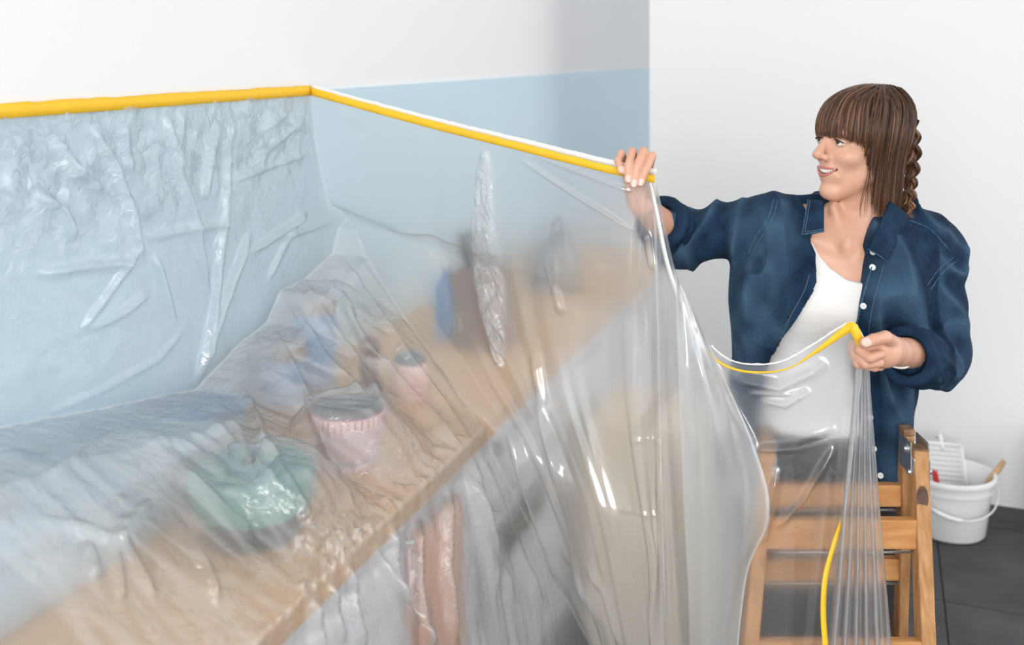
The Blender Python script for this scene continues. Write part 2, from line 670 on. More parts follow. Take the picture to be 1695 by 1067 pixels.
def cabinet(s0, s1, label, oven=False, group=None):
    c = WL((s0 + s1) / 2, 0.3, 0)
    t = thing('oven_cabinet' if oven else 'base_cabinet', label, 'oven' if oven else 'cabinet', tuple(c), 0, group)
    wbox('body', s0 + .002, s1 - .002, 0.02, 0.545, 0.10, ZC - 0.044, 'cab', t)
    wbox('plinth', s0 + .002, s1 - .002, 0.06, 0.50, 0.002, 0.10, 'grey', t)
    if oven:
        wbox('control_panel', s0 + .004, s1 - .004, 0.546, 0.566, 0.72, 0.852, 'cab', t, 0.002)
        d = wbox('oven_door', s0 + .004, s1 - .004, 0.546, 0.568, 0.16, 0.712, 'cab', t, 0.003)
        wbox('oven_window', s0 + .10, s1 - .10, 0.568, 0.570, 0.50, 0.60, 'blackglass', d)
        a, b = WL(s0 + .06, 0.60, 0.67), WL(s1 - .06, 0.60, 0.67)
        tube('handle', [WL(s0 + .06, 0.566, 0.67), a, b, WL(s1 - .06, 0.566, 0.67)], 0.007, 'steel', d)
        for q in range(4):
            lathe('knob', [(0.0001, .022), (0.016, .02), (0.018, 0), (0.0001, 0)], 'steel', t,
                  WL(s0 + .12 + q * .12, 0.566, 0.79), 20, N)
    else:
        d = wbox('drawer', s0 + .004, s1 - .004, 0.546, 0.566, 0.69, 0.852, 'cab', t, 0.002)
        tube('handle', [WL(s0 + .2, 0.566, 0.80), WL(s0 + .2, 0.592, 0.80), WL(s1 - .2, 0.592, 0.80), WL(s1 - .2, 0.566, 0.80)], 0.005, 'steel', d)
        d = wbox('door', s0 + .004, s1 - .004, 0.546, 0.566, 0.105, 0.684, 'cab', t, 0.002)
        tube('handle', [WL(s1 - .06, 0.566, 0.62), WL(s1 - .06, 0.592, 0.62), WL(s1 - .06, 0.592, 0.46), WL(s1 - .06, 0.566, 0.46)], 0.005, 'steel', d)
    return t


cabinet(-2.3, -1.7, 'pale grey base cabinet below the near end of the worktop, two units from the towel', group='plain base cabinets')
cabinet(-1.7, -1.1, 'pale grey base cabinet below the teal casserole end of the worktop', group='plain base cabinets')
cabinet(-1.1, -0.5, 'pale grey base cabinet under the teal casserole', group='plain base cabinets')
cabinet(-0.5, 0.10, 'pale grey base cabinet with a terracotta towel hanging on its drawer handle', group='plain base cabinets')
cabinet(0.10, 0.70, 'built-in grey oven with small black window under the oak worktop', True)
cabinet(0.70, 1.30, 'pale grey base cabinet next to the oven, behind the tall cream carton', group='plain base cabinets')
cabinet(1.30, s_end - 0.01, 'pale grey base cabinet at the cross wall end of the worktop', group='plain base cabinets')

# towel on the drawer handle
tv, tf = [], []
ns_, nz_ = 14, 26
for side in (0, 1):
    for j in range(nz_ + 1):
        for i in range(ns_ + 1):
            s = -0.29 + 0.20 * i / ns_
            z = 0.808 - (0.52 if side == 0 else 0.34) * j / nz_
            wv = 0.606 + 0.006 * math.sin(i * 1.3) * j / nz_ if side == 0 else 0.579
            if j == 0:
                wv = 0.597 if side == 0 else 0.587
                z = 0.811
            tv.append(WL(s, wv, z))
b0 = (nz_ + 1) * (ns_ + 1)
for side in (0, 1):
    for j in range(nz_):
        for i in range(ns_):
            a = side * b0 + j * (ns_ + 1) + i
            tf.append((a, a + 1, a + ns_ + 2, a + ns_ + 1))
for i in range(ns_):
    tf.append((i, i + 1, b0 + i + 1, b0 + i))
tw = link_mesh('tea_towel', tv, tf, 'towel')
so = tw.modifiers.new('thick', 'SOLIDIFY')
so.thickness = 0.003
tag(tw, 'terracotta tea towel hanging over a cabinet drawer handle', 'towel')

# tall carton in front of the cabinets
c = WL(0.95, 0.80, 0)
bx_ = thing('carton', 'tall cream cardboard carton standing in front of the base cabinets', 'box', tuple(c))
for (a0, a1, b0_, b1_) in ((.78, 1.14, .64, .645), (.78, 1.14, .955, .96), (.78, .785, .645, .955), (1.135, 1.14, .645, .955)):
    wbox('side_panel', a0, a1, b0_, b1_, 0.002, 0.66, 'card', bx_)
wbox('bottom_panel', .785, 1.135, .645, .955, 0.002, 0.007, 'card', bx_)
for b0_, b1_ in ((.645, .7995), (.8005, .955)):
    wbox('flap', .782, 1.138, b0_, b1_, 0.660, 0.665, 'card', bx_)
wbox('parcel_tape', .775, 1.145, .775, .825, 0.6652, 0.6662, 'brownbox', bx_)

# --- things standing on the worktop (s, w)
ITEMS = []      # (s, w, radius, top height above worktop) for the film to lie on


def at(px, py):
    """point on the worktop seen at a pixel -> s, w"""
    d = F * (EYE - ZC) / (py - HZ)
    p = np.array([(px - CX) / F * d, d, 0]) - F0
    return float(p @ D), float(p @ N) + CD


# teal casserole with a black foot
s, w = at(432, 905)
s, w = s + 0.035, w - 0.045
pot = thing('casserole', 'wide teal casserole on a black foot, under the film near the worktop edge', 'pot', tuple(WL(s, w, ZC)))
lathe('foot', [(0.001, .001), (.082, .001), (.088, .02), (.090, .048), (.001, .048)], 'black', pot, WL(s, w, ZC), 48)
lathe('bowl', [(.088, .048), (.104, .053), (.112, .07), (.110, .108), (.106, .110), (.105, .075), (.001, .07)], 'teal', pot, WL(s, w, ZC), 48)
lathe('lid', [(.109, .110), (.103, .118), (.05, .126), (.001, .128)], 'teal', pot, WL(s, w, ZC), 48)
lathe('lid_knob', [(.001, .126), (.012, .127), (.014, .130), (.012, .133), (.001, .134)], 'black', pot, WL(s, w, ZC), 20)
ITEMS.append((s, w, 0.114, 0.120))
ITEMS.append((s, w, 0.03, 0.138))
POT = (s, w)

# bread bin beside the wall, near end
bbs, bbw = -0.89, 0.145
bb = thing('bread_bin', 'long pale blue enamel bread bin against the splashback behind the casserole', 'bread bin', tuple(WL(bbs, bbw, ZC)))
bm = bmesh.new()
box_bm(bm, WL(bbs, bbw, ZC + .055), (.92, .24, .11), WROT, 0.02)
from_bm('body', bm, 'paleblue', bb, True)
bm = bmesh.new()
box_bm(bm, WL(bbs, bbw, ZC + .115), (.93, .248, .018), WROT, 0.008)
from_bm('lid', bm, 'paleblue', bb, True)
tube('handle', [WL(bbs - .06, bbw, ZC + .122), WL(bbs - .05, bbw, ZC + .135), WL(bbs + .05, bbw, ZC + .135), WL(bbs + .06, bbw, ZC + .122)], .006, 'steel', bb)

# lidded food box
tos, tow = -0.30, 0.095
to = thing('food_box', 'pale blue lidded food box between the bread bin and the blue tins', 'box', tuple(WL(tos, tow, ZC)))
bm = bmesh.new()
box_bm(bm, WL(tos, tow, ZC + .037), (.21, .12, .074), WROT, 0.014)
from_bm('body', bm, 'paleblue', to, True)
bm = bmesh.new()
box_bm(bm, WL(tos, tow, ZC + .083), (.218, .128, .018), WROT, 0.006)
from_bm('lid', bm, 'cornflower', to, True)
for q in (-1, 1):
    wbox('clip', tos + q * .112 - .004, tos + q * .112 + .004, tow - .02, tow + .02, ZC + .055, ZC + .092, 'paleblue', to)

# storage tins
for i, (q, v, r, h_, lab) in enumerate(((0.03, 0.085, .055, .155, 'short cornflower blue storage tin beside the lidded food box'),
                                        (0.17, 0.085, .058, .232, 'tallest cornflower blue storage tin under the peak of the film'))):
    tn = thing('storage_tin', lab, 'tin', tuple(WL(q, v, ZC)), 0, 'blue storage tins')
    lathe('body', [(.001, .0), (r, .0), (r, h_ - .03), (.001, h_ - .03)], 'cornflower', tn, WL(q, v, ZC), 36)
    lathe('lid', [(r + .003, h_ - .045), (r + .003, h_ - .012), (r - .01, h_ - .002), (.001, h_)], 'steel', tn, WL(q, v, ZC), 36)

# mauve pot with striped rim
s, w = at(590, 770)
w -= 0.02
mp_ = thing('planter', 'mauve ceramic pot with a burgundy striped rim, grey inside', 'pot', tuple(WL(s, w, ZC)))
lathe('body', [(.001, 0), (.055, 0), (.062, .01), (.074, .085), (.075, .09)], 'mauve', mp_, WL(s, w, ZC), 44)
lathe('rim', [(.0755, .09), (.078, .093), (.078, .113), (.0755, .114)], 'pink', mp_, WL(s, w, ZC), 44)
lathe('rim_line', [(.0755, .114), (.0765, .1175), (.073, .1175), (.072, .114)], 'burg', mp_, WL(s, w, ZC), 44)
lathe('inside', [(.0725, .115), (.064, .02), (.001, .015)], 'grey', mp_, WL(s, w, ZC), 44)
for k in range(36):
    a = 2 * math.pi * k / 36
    c = WL(s, w, ZC) + np.array([math.cos(a), math.sin(a), 0]) * .0785
    tube('stripe', [c + np.array([0, 0, .094]), c + np.array([0, 0, .112])], .0012, 'burg', mp_, 4)
ITEMS.append((s, w, 0.078, 0.123))

# pepper mill, pink jar
s, w = 0.13, 0.27
pm = thing('pepper_mill', 'turned dark wooden pepper mill beside the pink jar', 'pepper mill', tuple(WL(s, w, ZC)))
lathe('body', [(.001, 0), (.03, 0), (.031, .02), (.02, .05), (.024, .09), (.026, .105), (.001, .105)], 'darkwood', pm, WL(s, w, ZC), 28)
lathe('head', [(.001, .106), (.022, .106), (.027, .125), (.02, .145), (.006, .152), (.001, .156)], 'darkwood', pm, WL(s, w, ZC), 28)
s, w = 0.17, 0.36
pj = thing('jar', 'pink ceramic jar with a dark grey lid near the worktop edge', 'jar', tuple(WL(s, w, ZC)))
lathe('body', [(.001, 0), (.040, 0), (.044, .02), (.044, .075), (.036, .088), (.001, .088)], 'pink', pj, WL(s, w, ZC), 32)
lathe('lid', [(.038, .088), (.039, .10), (.03, .107), (.001, .109)], 'grey', pj, WL(s, w, ZC), 32)

# knife block, blue bottle, kettle further along
s, w = at(845, 572)
kb = thing('knife_block', 'dark wooden knife block on the worktop behind the hanging film', 'knife block', tuple(WL(s, w - .07, ZC)))
bm = bmesh.new()
box_bm(bm, WL(s, w - .07, ZC + .125), (.17, .12, .22), WROT @ Matrix.Rotation(math.radians(14), 3, 'X'), 0.008)
from_bm('block', bm, 'darkwood', kb)
wbox('foot', s - .085, s + .085, w - .15, w + .01, ZC, ZC + .03, 'darkwood', kb)
for k in range(4):
    a = WL(s - .06 + .04 * k, w - .10, ZC + .23)
    dd = N * -0.24 + np.array([0, 0, .97])
    tube('knife_handle', [a, a + dd * .10], .011, 'black', kb, 8)
s, w = at(740, 560)
bt = thing('bottle', 'slim blue plastic bottle beside the knife block', 'bottle', tuple(WL(s, w, ZC)))
lathe('body', [(.001, 0), (.032, 0), (.033, .01), (.033, .15), (.014, .19), (.012, .21), (.001, .21)], 'bluebottle', bt, WL(s, w, ZC), 28)
lathe('cap', [(.014, .208), (.014, .235), (.001, .236)], 'white_plastic', bt, WL(s, w, ZC), 20)
s, w = at(945, 480)
kt = thing('kettle', 'grey steel kettle at the far end of the oak worktop', 'kettle', tuple(WL(s, w - .05, ZC)))
kp = WL(s, w - .05, ZC)
lathe('body', [(.001, 0), (.09, 0), (.095, .02), (.085, .12), (.055, .18), (.001, .19)], 'greysteel', kt, kp, 36)
lathe('lid_knob', [(.001, .186), (.012, .19), (.016, .205), (.001, .215)], 'black', kt, kp, 16)
tube('spout', [kp + D * .07 + np.array([0, 0, .09]), kp + D * .12 + np.array([0, 0, .13]), kp + D * .15 + np.array([0, 0, .18])], [.022, .016, .011], 'greysteel', kt, 12)
tube('handle', spline([kp - D * .06 + np.array([0, 0, .17]), kp - D * .05 + np.array([0, 0, .24]), kp + D * .03 + np.array([0, 0, .25]), kp + D * .06 + np.array([0, 0, .17])], 12), .009, 'black', kt, 8)

# ================================================================== MASKING FILM
film = thing('masking_film', 'clear plastic masking film draped over the worktop and held up by the woman', 'plastic sheet', tuple(WL(0.05, 0.7, 0)))

# silhouette where the film leaves the wall (pixels -> s, z)
sil = [PW(px, py, 0.03) for px, py in ((-260, 770), (-100, 725), (0, 708), (47, 700), (180, 675), (322, 646), (345, 622), (400, 566), (440, 536), (463, 484), (505, 462), (550, 420), (560, 378), (578, 360))]
sil_s = np.array([a for a, b in sil])
sil_z = np.array([b for a, b in sil])


def sheet_h(s, w):
    """height of the film above the worktop part"""
    zt = np.interp(s, sil_s, sil_z)
    w0 = 0.15 + 0.15 * np.clip((-0.36 - s) / 0.12, 0, 1)
    e = np.clip((w - w0) / (CD + 0.004 - w0), 0, 1)
    e = e * (0.78 + 0.22 * e)
    z = zt * (1 - e) + (ZC + 0.006) * e
    for (is_, iw, r, h) in ITEMS:
        dd = np.sqrt((s - is_) ** 2 + (w - iw) ** 2)
        edge = np.clip((CD + 0.004 - w) / 0.05, 0, 1)
        z = np.maximum(z, ZC + 0.006 + edge * (h + 0.004 - np.maximum(0, dd - r) * 1.1))
    return z


NV1, NV2, NV3 = 110, 110, 90
NA = 330


def crease_s(seg, f):
    if seg == 0:
        pts = [PW(515, 152, .01), PW(521, 200, .012), PW(545, 300, .02), PW(576, 360, .03)]
        return np.interp(f, [0, .25, .72, 1.0], [p[0] for p in pts])
    if seg == 1:
        s1 = PW(576, 360, .03)[0]
        return s1 + (ray_s(800, CD + .005)[0] - s1) * f ** 0.9
    s2 = ray_s(800, CD + .005)[0]
    return s2 + (0.55 - s2) * f ** 1.1


S_LEFT = -1.75
rowsA = []
for seg, nv in ((0, NV1), (1, NV2), (2, NV3)):
    for j in range(nv):
        f = j / (nv - 1) if seg == 2 else j / nv
        sc1 = crease_s(seg, f)
        s = sc1 - (sc1 - S_LEFT) * (1 - np.linspace(0, 1, NA)) ** 1.15
        if seg == 0:
            zb = np.interp(s, sil_s, sil_z)
            z = BLUE_TOP - 0.004 + (zb - BLUE_TOP + 0.004) * f
            w = 0.011 + 0.019 * f ** 2 + 0 * s
        elif seg == 1:
            w = 0.03 + (CD + 0.006 - 0.03) * f + 0 * s
            z = sheet_h(s, w)
        else:
            z = (ZC + 0.006) * (1 - f) + 0.012 * f + 0 * s
            w = CD + 0.008 + 0.14 * np.clip((f - .07) / .93, 0, 1) ** .75 + 0.05 * f * np.clip((s + 0.9) / 1.4, 0, 1)
        rowsA.append(np.stack([s, w, z], 1))
A = np.array(rowsA)                                   # (rows, NA, 3) in wall coordinates
seg_id = np.array([0] * NV1 + [1] * NV2 + [2] * NV3)
fv = np.concatenate([np.arange(NV1) / NV1, np.arange(NV2) / NV2, np.linspace(0, 1, NV3)])
AW = F0 + A[..., :1] * D + (A[..., 1:2] - CD) * N + A[..., 2:3] * np.array([0, 0, 1.0])


def grid_normals(G):
    du = np.gradient(G, axis=1)
    dv = np.gradient(G, axis=0)
    n = np.cross(du, dv)
    n /= np.linalg.norm(n, axis=-1, keepdims=True) + 1e-9
    return n


nA = grid_normals(AW)
toward = np.array([0, 0, EYE]) - AW
nA *= np.sign((nA * toward).sum(-1, keepdims=True))


def seg_dist(px, py, poly):
    """distance in photo pixels to a polyline drawn on the surface, and position along it"""
    best = np.full(px.shape, 1e9)
    tt = np.zeros(px.shape)
    tot = len(poly) - 1
    for i in range(tot):
        ax, ay = poly[i]
        bx, by = poly[i + 1]
        l2 = (bx - ax) ** 2 + (by - ay) ** 2
        t = np.clip(((px - ax) * (bx - ax) + (py - ay) * (by - ay)) / l2, 0, 1)
        d = np.hypot(px - ax - t * (bx - ax), py - ay - t * (by - ay))
        m = d < best
        best = np.where(m, d, best)
        tt = np.where(m, (i + t) / tot, tt)
    return best, tt


def creases(G, nrm, lst):
    px, py = proj(G)
    disp = np.zeros(px.shape)
    for poly, wpx, amp in lst:
        d, t = seg_dist(px, py, poly)
        taper = np.clip(np.minimum(t, 1 - t) * 6, 0, 1)
        disp += 1.35 * amp * taper * np.exp(-(d / wpx) ** 2)
    return G + nrm * disp[..., None]


crA = [([(150, 205), (190, 280), (215, 350), (235, 440)], 7, .012),
       ([(275, 190), (290, 270), (320, 360), (345, 500)], 6, .012),
       ([(300, 180), (290, 290)], 6, .008),
       ([(360, 195), (345, 260), (335, 330)], 6, .010),
       ([(378, 205), (372, 330), (352, 520), (322, 640)], 5, .013),
       ([(415, 380), (370, 500), (325, 630)], 5, .014),
       ([(510, 350), (470, 380), (410, 420)], 5, .013),
       ([(560, 360), (520, 375), (460, 395)], 5, .011),
       ([(60, 320), (100, 350), (125, 400)], 9, .012),
       ([(110, 270), (170, 320)], 8, .010),
       ([(200, 200), (215, 290)], 8, .010),
       ([(90, 230), (130, 300)], 9, .012),
       ([(235, 400), (190, 470), (125, 560)], 5, .008),
       ([(255, 420), (290, 540)], 5, .007),
       ([(60, 455), (150, 440), (225, 435)], 7, .010),
       ([(235, 395), (310, 380), (380, 370)], 6, .007),
       ([(140, 548), (200, 520), (245, 485)], 5, .009),
       ([(70, 690), (180, 640), (260, 595), (310, 540)], 4, .006),
       ([(480, 180), (430, 220)], 4, .006), ([(500, 200), (440, 250)], 4, .006),
       ([(520, 250), (380, 300)], 4, .006), ([(500, 345), (440, 470)], 4, .006),
       # over the things on the worktop
       ([(60, 800), (190, 720), (330, 740)], 6, .006),
       ([(340, 690), (400, 760), (520, 860)], 7, .010),
       ([(290, 770), (370, 850), (420, 890)], 8, .009),
       ([(400, 640), (440, 740), (515, 860)], 7, .010),
       ([(350, 650), (430, 790), (510, 850)], 8, .009),
       ([(450, 540), (520, 680), (560, 790)], 6, .010),
       ([(470, 480), (540, 600), (610, 660)], 6, .012),
       ([(500, 465), (590, 600), (640, 680)], 6, .012),
       ([(530, 450), (620, 590), (760, 740)], 5, .012),
       ([(560, 420), (640, 540), (780, 730)], 5, .012),
       ([(565, 390), (660, 520), (795, 715)], 5, .010),
       ([(540, 430), (600, 570), (690, 680), (770, 745)], 6, .010),
       ([(60, 860), (200, 900), (260, 1000)], 10, .010),
       ([(250, 830), (200, 880)], 8, .010), ([(260, 830), (330, 930), (360, 1000)], 9, .012),
       ([(140, 900), (160, 960)], 9, .010), ([(200, 850), (190, 930), (200, 1010)], 8, .010)]
# tight pleats from the casserole to the worktop edge
for k in range(9):
    e = (485 + 17 * k, 1005 - 16.2 * k)
    crA.append(([(516 + 3 * k, 876 - 2 * k), ((516 + e[0]) / 2 + 6, (870 + e[1]) / 2 - 6), e], 3.4, .009))
# small edge puckers along the worktop edge
for k in range(26):
    x = 430 + 14 * k + random.uniform(-5, 5)
    y = 1064 - (x - 424) * .95
    crA.append(([(x - random.uniform(15, 60), y - random.uniform(0, 30)), (x, y)], 3, random.uniform(.002, .006)))
# long folds hanging in front of the cabinets
for (x0, y0, x1, y1) in ((545, 960, 565, 1067), (575, 930, 600, 1080), (615, 905, 720, 1090), (650, 870, 660, 1000), (690, 850, 700, 1080),
                         (740, 800, 750, 1080), (765, 770, 850, 1000), (780, 750, 822, 990), (790, 740, 900, 1010), (520, 990, 530, 1080)):
    crA.append(([(x0, y0), ((x0 + x1) / 2 - 8, (y0 + y1) / 2), (x1, y1)], 7, .014))
AWd = creases(AW, nA, crA)
sA, wA, zA = A[..., 0], A[..., 1], A[..., 2]
seg2 = seg_id[:, None] + 0 * sA
fv2 = fv[:, None] + 0 * sA
# crumple that is strongest under the tape and on the slopes
amp = np.where(seg2 == 0, 0.0065 * (0.35 + np.exp(-((fv2 - .22) / .25) ** 2)), np.where(seg2 == 1, 0.0034 * np.clip(2.2 - 2 * fv2, .3, 1), 0.005 * np.clip(fv2 * 3, 0, 1)))
amp = amp * np.clip((crease_s(0, .5) - sA) / .12 + .25, .25, 1)
stre = np.where(seg2 == 2, 0.35, 1.0)
rn = np.where(seg2 == 0, fbm(sA * 20, wA * 10, zA * 16, 4), fbm(sA * 34, wA * 6, zA * 3, 4))
ridg = np.where(seg2 == 0, 1 - np.abs(fbm(sA * 11 + 5, wA * 6 + 3, zA * 8, 3)), 1 - np.abs(fbm(sA * 22 + 5, wA * 3.5 + 3, zA * 1.5, 3)))
AWd = AWd + nA * (amp * (0.7 * rn + 1.1 * np.clip(ridg - .55, 0, 1)))[..., None]
edge_t = np.clip(np.arange(NA)[::-1] / 26.0, 0, 1)[None, :, None]
AWd = AW + (AWd - AW) * edge_t
AWd[0] = AW[0]
# keep the film off the wall, the worktop and the fronts
wout = ((AWd - F0) @ N) + CD
lim = np.where(seg2 == 0, .009, -1)
lim = np.where(seg2 == 2, CD + .004, lim)
AWd = AWd + np.maximum(lim - wout, 0)[..., None] * N
over = (seg2 == 1)
AWd[..., 2] = np.where(over, np.maximum(AWd[..., 2], sheet_h(sA, wA) - .001), AWd[..., 2])
AWd[..., 2] = np.maximum(AWd[..., 2], 0.006)
crumA = np.where(seg2 == 0, .20 + .35 * np.exp(-((fv2 - .18) / .22) ** 2), np.where(seg2 == 1, .36, .22)) * np.clip((crease_s(0, .5) + .12 - sA) / .25, .3, 1)

stk = np.clip(1 - 2.4 * np.abs(vnoise(sA * 24 + 3 * np.sin(wA * 5), wA * 2.2, zA * 1.6) + .5 * vnoise(sA * 60, wA * 4, zA * 3)), 0, 1)  # whitish fold glints painted into the haze as noise streaks
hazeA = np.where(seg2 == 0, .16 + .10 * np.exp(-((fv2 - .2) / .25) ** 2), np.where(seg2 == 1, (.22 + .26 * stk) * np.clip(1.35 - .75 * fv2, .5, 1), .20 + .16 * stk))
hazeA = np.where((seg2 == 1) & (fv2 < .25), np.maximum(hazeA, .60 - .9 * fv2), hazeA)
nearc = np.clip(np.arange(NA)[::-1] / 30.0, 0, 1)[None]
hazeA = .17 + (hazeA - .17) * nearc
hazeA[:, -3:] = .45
# --- hanging part
tapeB = [P(513, 158, ray_s(513, .012)[1]), P(700, 203, 2.47), P(840, 238, 2.28), P(1000, 278, 2.10), P(1085, 296, 2.055)]
tapeB[0] = AWd[0, -1]
NB = 210
TB = spline(tapeB, NB)
NR = A.shape[0]
vz = (BLUE_TOP - np.interp(np.arange(NR), np.arange(NR), AWd[:, -1, 2])) / BLUE_TOP
C_ = AWd[:, -1]
Rt = TB[-1]
Rb = P(1112, 1067, 2.03)
Rb[2] = 0.012
C_ = C_.copy()
for _ in range(110):
    C_[1:-1] = (C_[:-2] + 2 * C_[1:-1] + C_[2:]) / 4
AWd[:, -1] = C_
fr = np.concatenate([[0], np.cumsum(np.linalg.norm(np.diff(C_, axis=0), axis=1))])
fr /= fr[-1]
R_ = Rt + (Rb - Rt) * fr[:, None]
u = np.linspace(0, 1, NB)[None, :, None]
v = fr[:, None, None]
bot = C_[-1] + (Rb - C_[-1]) * np.linspace(0, 1, NB)[:, None]
B = (1 - u) * C_[:, None] + u * R_[:, None] + (1 - v) * TB[None] + v * bot[None] \
    - ((1 - u) * (1 - v) * C_[0] + u * (1 - v) * Rt + (1 - u) * v * C_[-1] + u * v * Rb)
nB = grid_normals(B)
tw_ = np.array([0, 0, EYE]) - B
nB *= np.sign((nB * tw_).sum(-1, keepdims=True))
uu, vv = np.broadcast_to(u[..., 0], B.shape[:2]), np.broadcast_to(v[..., 0], B.shape[:2])
env = np.clip(uu * 6, 0, 1) * np.clip(vv * 5, 0, 1) * np.clip((1 - uu) * 14, 0, 1)
gx = uu * 9 + 0.8 * np.sin(vv * 4)
fold = 0.016 * vnoise(gx, vv * 1.2, 0 * vv) + 0.008 * vnoise(gx * 2.6 + 4, vv * 2 + 3, 0 * vv)
crB = [([(640, 370), (700, 382), (785, 412)], 3.0, .004), ([(860, 262), (950, 320), (1050, 385)], 3.2, .006),
       ([(880, 255), (1000, 300), (1045, 318)], 3, .005),
       ([(830, 690), (865, 760), (905, 860), (935, 1000)], 9, .016), ([(885, 560), (905, 700), (930, 800)], 8, .010),
       ([(905, 420), (925, 490), (930, 520)], 5, .006), ([(850, 720), (900, 860), (1010, 1030)], 9, .012),
       ([(980, 930), (1010, 980), (1035, 1067)], 4, .008),
       ([(1040, 728), (1110, 733)], 2, .003), ([(1020, 843), (1105, 856)], 2, .003), ([(1020, 957), (1098, 967)], 2, .003),
       ([(1095, 420), (1100, 600)], 6, .008), ([(1068, 380), (1080, 450)], 5, .010), ([(1090, 760), (1085, 1067)], 6, .010)]
Bd = creases(B, nB, crB)
pxB, pyB = proj(B)
# crinkled gather standing down the middle of the hanging film
dl, tl_ = seg_dist(pxB, pyB, [(803, 255), (804, 400), (816, 500), (832, 605)])
wid = 6 + 14 * np.sin(np.clip(tl_, 0, 1) * math.pi) ** .7
gat = np.exp(-(dl / wid) ** 4)
Bd = Bd + nB * (env * fold)[..., None] + nB * (gat * (0.010 + 0.006 * fbm(uu * 130, vv * 42, 0 * uu, 3)))[..., None]
Bd[0] = B[0]
Bd[:, 0] = C_
Bd[..., 2] = np.maximum(Bd[..., 2], 0.006)
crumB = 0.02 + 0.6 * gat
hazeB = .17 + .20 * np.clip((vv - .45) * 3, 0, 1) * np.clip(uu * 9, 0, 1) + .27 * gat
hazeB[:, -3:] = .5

# --- from the raised hand down to the other hand
tapeC = [Rt, P(1096, 345, 2.03), P(1116, 440, 2.00), P(1148, 530, 1.98), P(1182, 580, 1.965), P(1225, 603, 1.95), P(1290, 602, 1.925),
         P(1345, 574, 1.905), P(1390, 545, 1.89), P(1411, 537, 1.88), P(1424, 556, 1.875), P(1432, 575, 1.875)]
NC = 200
TC = spline(tapeC, NC)
uC = np.linspace(0, 1, NC)
botpx = 1112 + (1308 - 1112) * uC
bd = 2.03 + (1.80 - 2.03) * uC
bC = np.stack([(botpx - CX) / F * bd, bd, 0 * bd + .012], 1)
vC = np.linspace(0, 1, NR) ** 1.05
Cg = TC[None] * (1 - vC[:, None, None]) + bC[None] * vC[:, None, None]
# film sags away from the straight line towards the left hand, so that it hangs plumb first
plumb = np.stack([TC[:, 0], TC[:, 1], 0 * TC[:, 0]], 1)
nC = np.array([-0.25, -0.97, 0.0])
UU, VV = np.broadcast_to(uC[None], Cg.shape[:2]), np.broadcast_to(vC[:, None], Cg.shape[:2])
envC = np.clip(UU * 14, 0, 1) * np.clip(VV * 6, 0, 1) * np.clip((1 - UU) * 12, 0, 1)
gx = UU * 7 - VV * 1.5
foldC = 0.016 * vnoise(gx, VV * 1.5 + 7, 0 * VV) + 0.006 * vnoise(gx * 2.2 + 4, VV * 4 + 3, 0 * VV)
crC = [([(1180, 600), (1215, 680), (1250, 742)], 5, .016), ([(1250, 742), (1320, 735), (1390, 712)], 5, .014),
       ([(1260, 660), (1300, 668), (1340, 645)], 5, .010), ([(1285, 770), (1275, 850), (1262, 900)], 5, .014),
       ([(1380, 740), (1330, 820), (1285, 872)], 5, .012), ([(1210, 625), (1290, 640), (1370, 600)], 8, .012),
       ([(1240, 650), (1340, 650)], 4, .006), ([(1140, 520), (1160, 700), (1165, 900)], 7, .012),
       ([(1200, 650), (1232, 800), (1225, 960), (1200, 1067)], 6, .014)]
nCg = np.broadcast_to(nC, Cg.shape)
Cd = creases(Cg, nCg, crC) + nCg * (envC * foldC)[..., None]
Cd[:, 0] = Bd[:, -1] * 0 + R_
Bd[:, -1] = R_
Cd[0] = TC
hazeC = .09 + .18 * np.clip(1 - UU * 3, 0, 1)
crumC = 0.03 + 0.05 * np.clip(VV * 4, 0, 1) * np.clip(UU * 4, 0, 1)

# --- gathered tail below the left hand: deep pleats that open towards the floor
NE = 120
uE = np.linspace(0, 1, NE)
tri = np.abs(((uE * 5.5) % 1.0) * 2 - 1)
topE = P(1428, 582, 1.872)[None] + np.stack([(uE - .5) * .018, (tri - .5) * .012, 0 * uE], 1)
topE[0] = TC[-1]
bpx = 1308 + (1512 - 1308) * (uE + 0.10 * np.sin(uE * 5.5 * 2 * math.pi))
bdep = 1.80 + 0.05 * uE + (tri - .5) * .11
bE = np.stack([(bpx - CX) / F * bdep, bdep, 0 * bdep + .012], 1)
EE = topE[None] * (1 - vC[:, None, None]) + bE[None] * vC[:, None, None]
# widen early so that the pleats read
EE = EE + np.array([0, -1.0, 0]) * (0.010 * np.sin(np.clip(vC * 3, 0, 1) * math.pi)[:, None] * (tri[None] - .5))[..., None]
EE[:, 0] = Cd[:, -1]
crE = [([(1445, 700), (1465, 850), (1500, 980), (1505, 1067)], 3, .006), ([(1470, 900), (1500, 985)], 4, .008)]
EE = creases(EE, np.broadcast_to(nC, EE.shape), crE)
nzE = 0.004 * fbm(uE[None] * 30 + 0 * vC[:, None], vC[:, None] * 9 + 0 * uE[None], 0 * vC[:, None] + 0 * uE[None], 3) * np.clip(vC * 8, 0, 1)[:, None] * np.clip(uE * 9, 0, 1)[None]
EE = EE + nC * nzE[..., None]
crumE = np.full(EE.shape[:2], .06)
hazeE = .18 + .30 * np.clip(1 - vC * 6, 0, 1)[:, None] + .35 * np.clip(np.abs(tri - .5) * 12 - 5, 0, 1)[None]

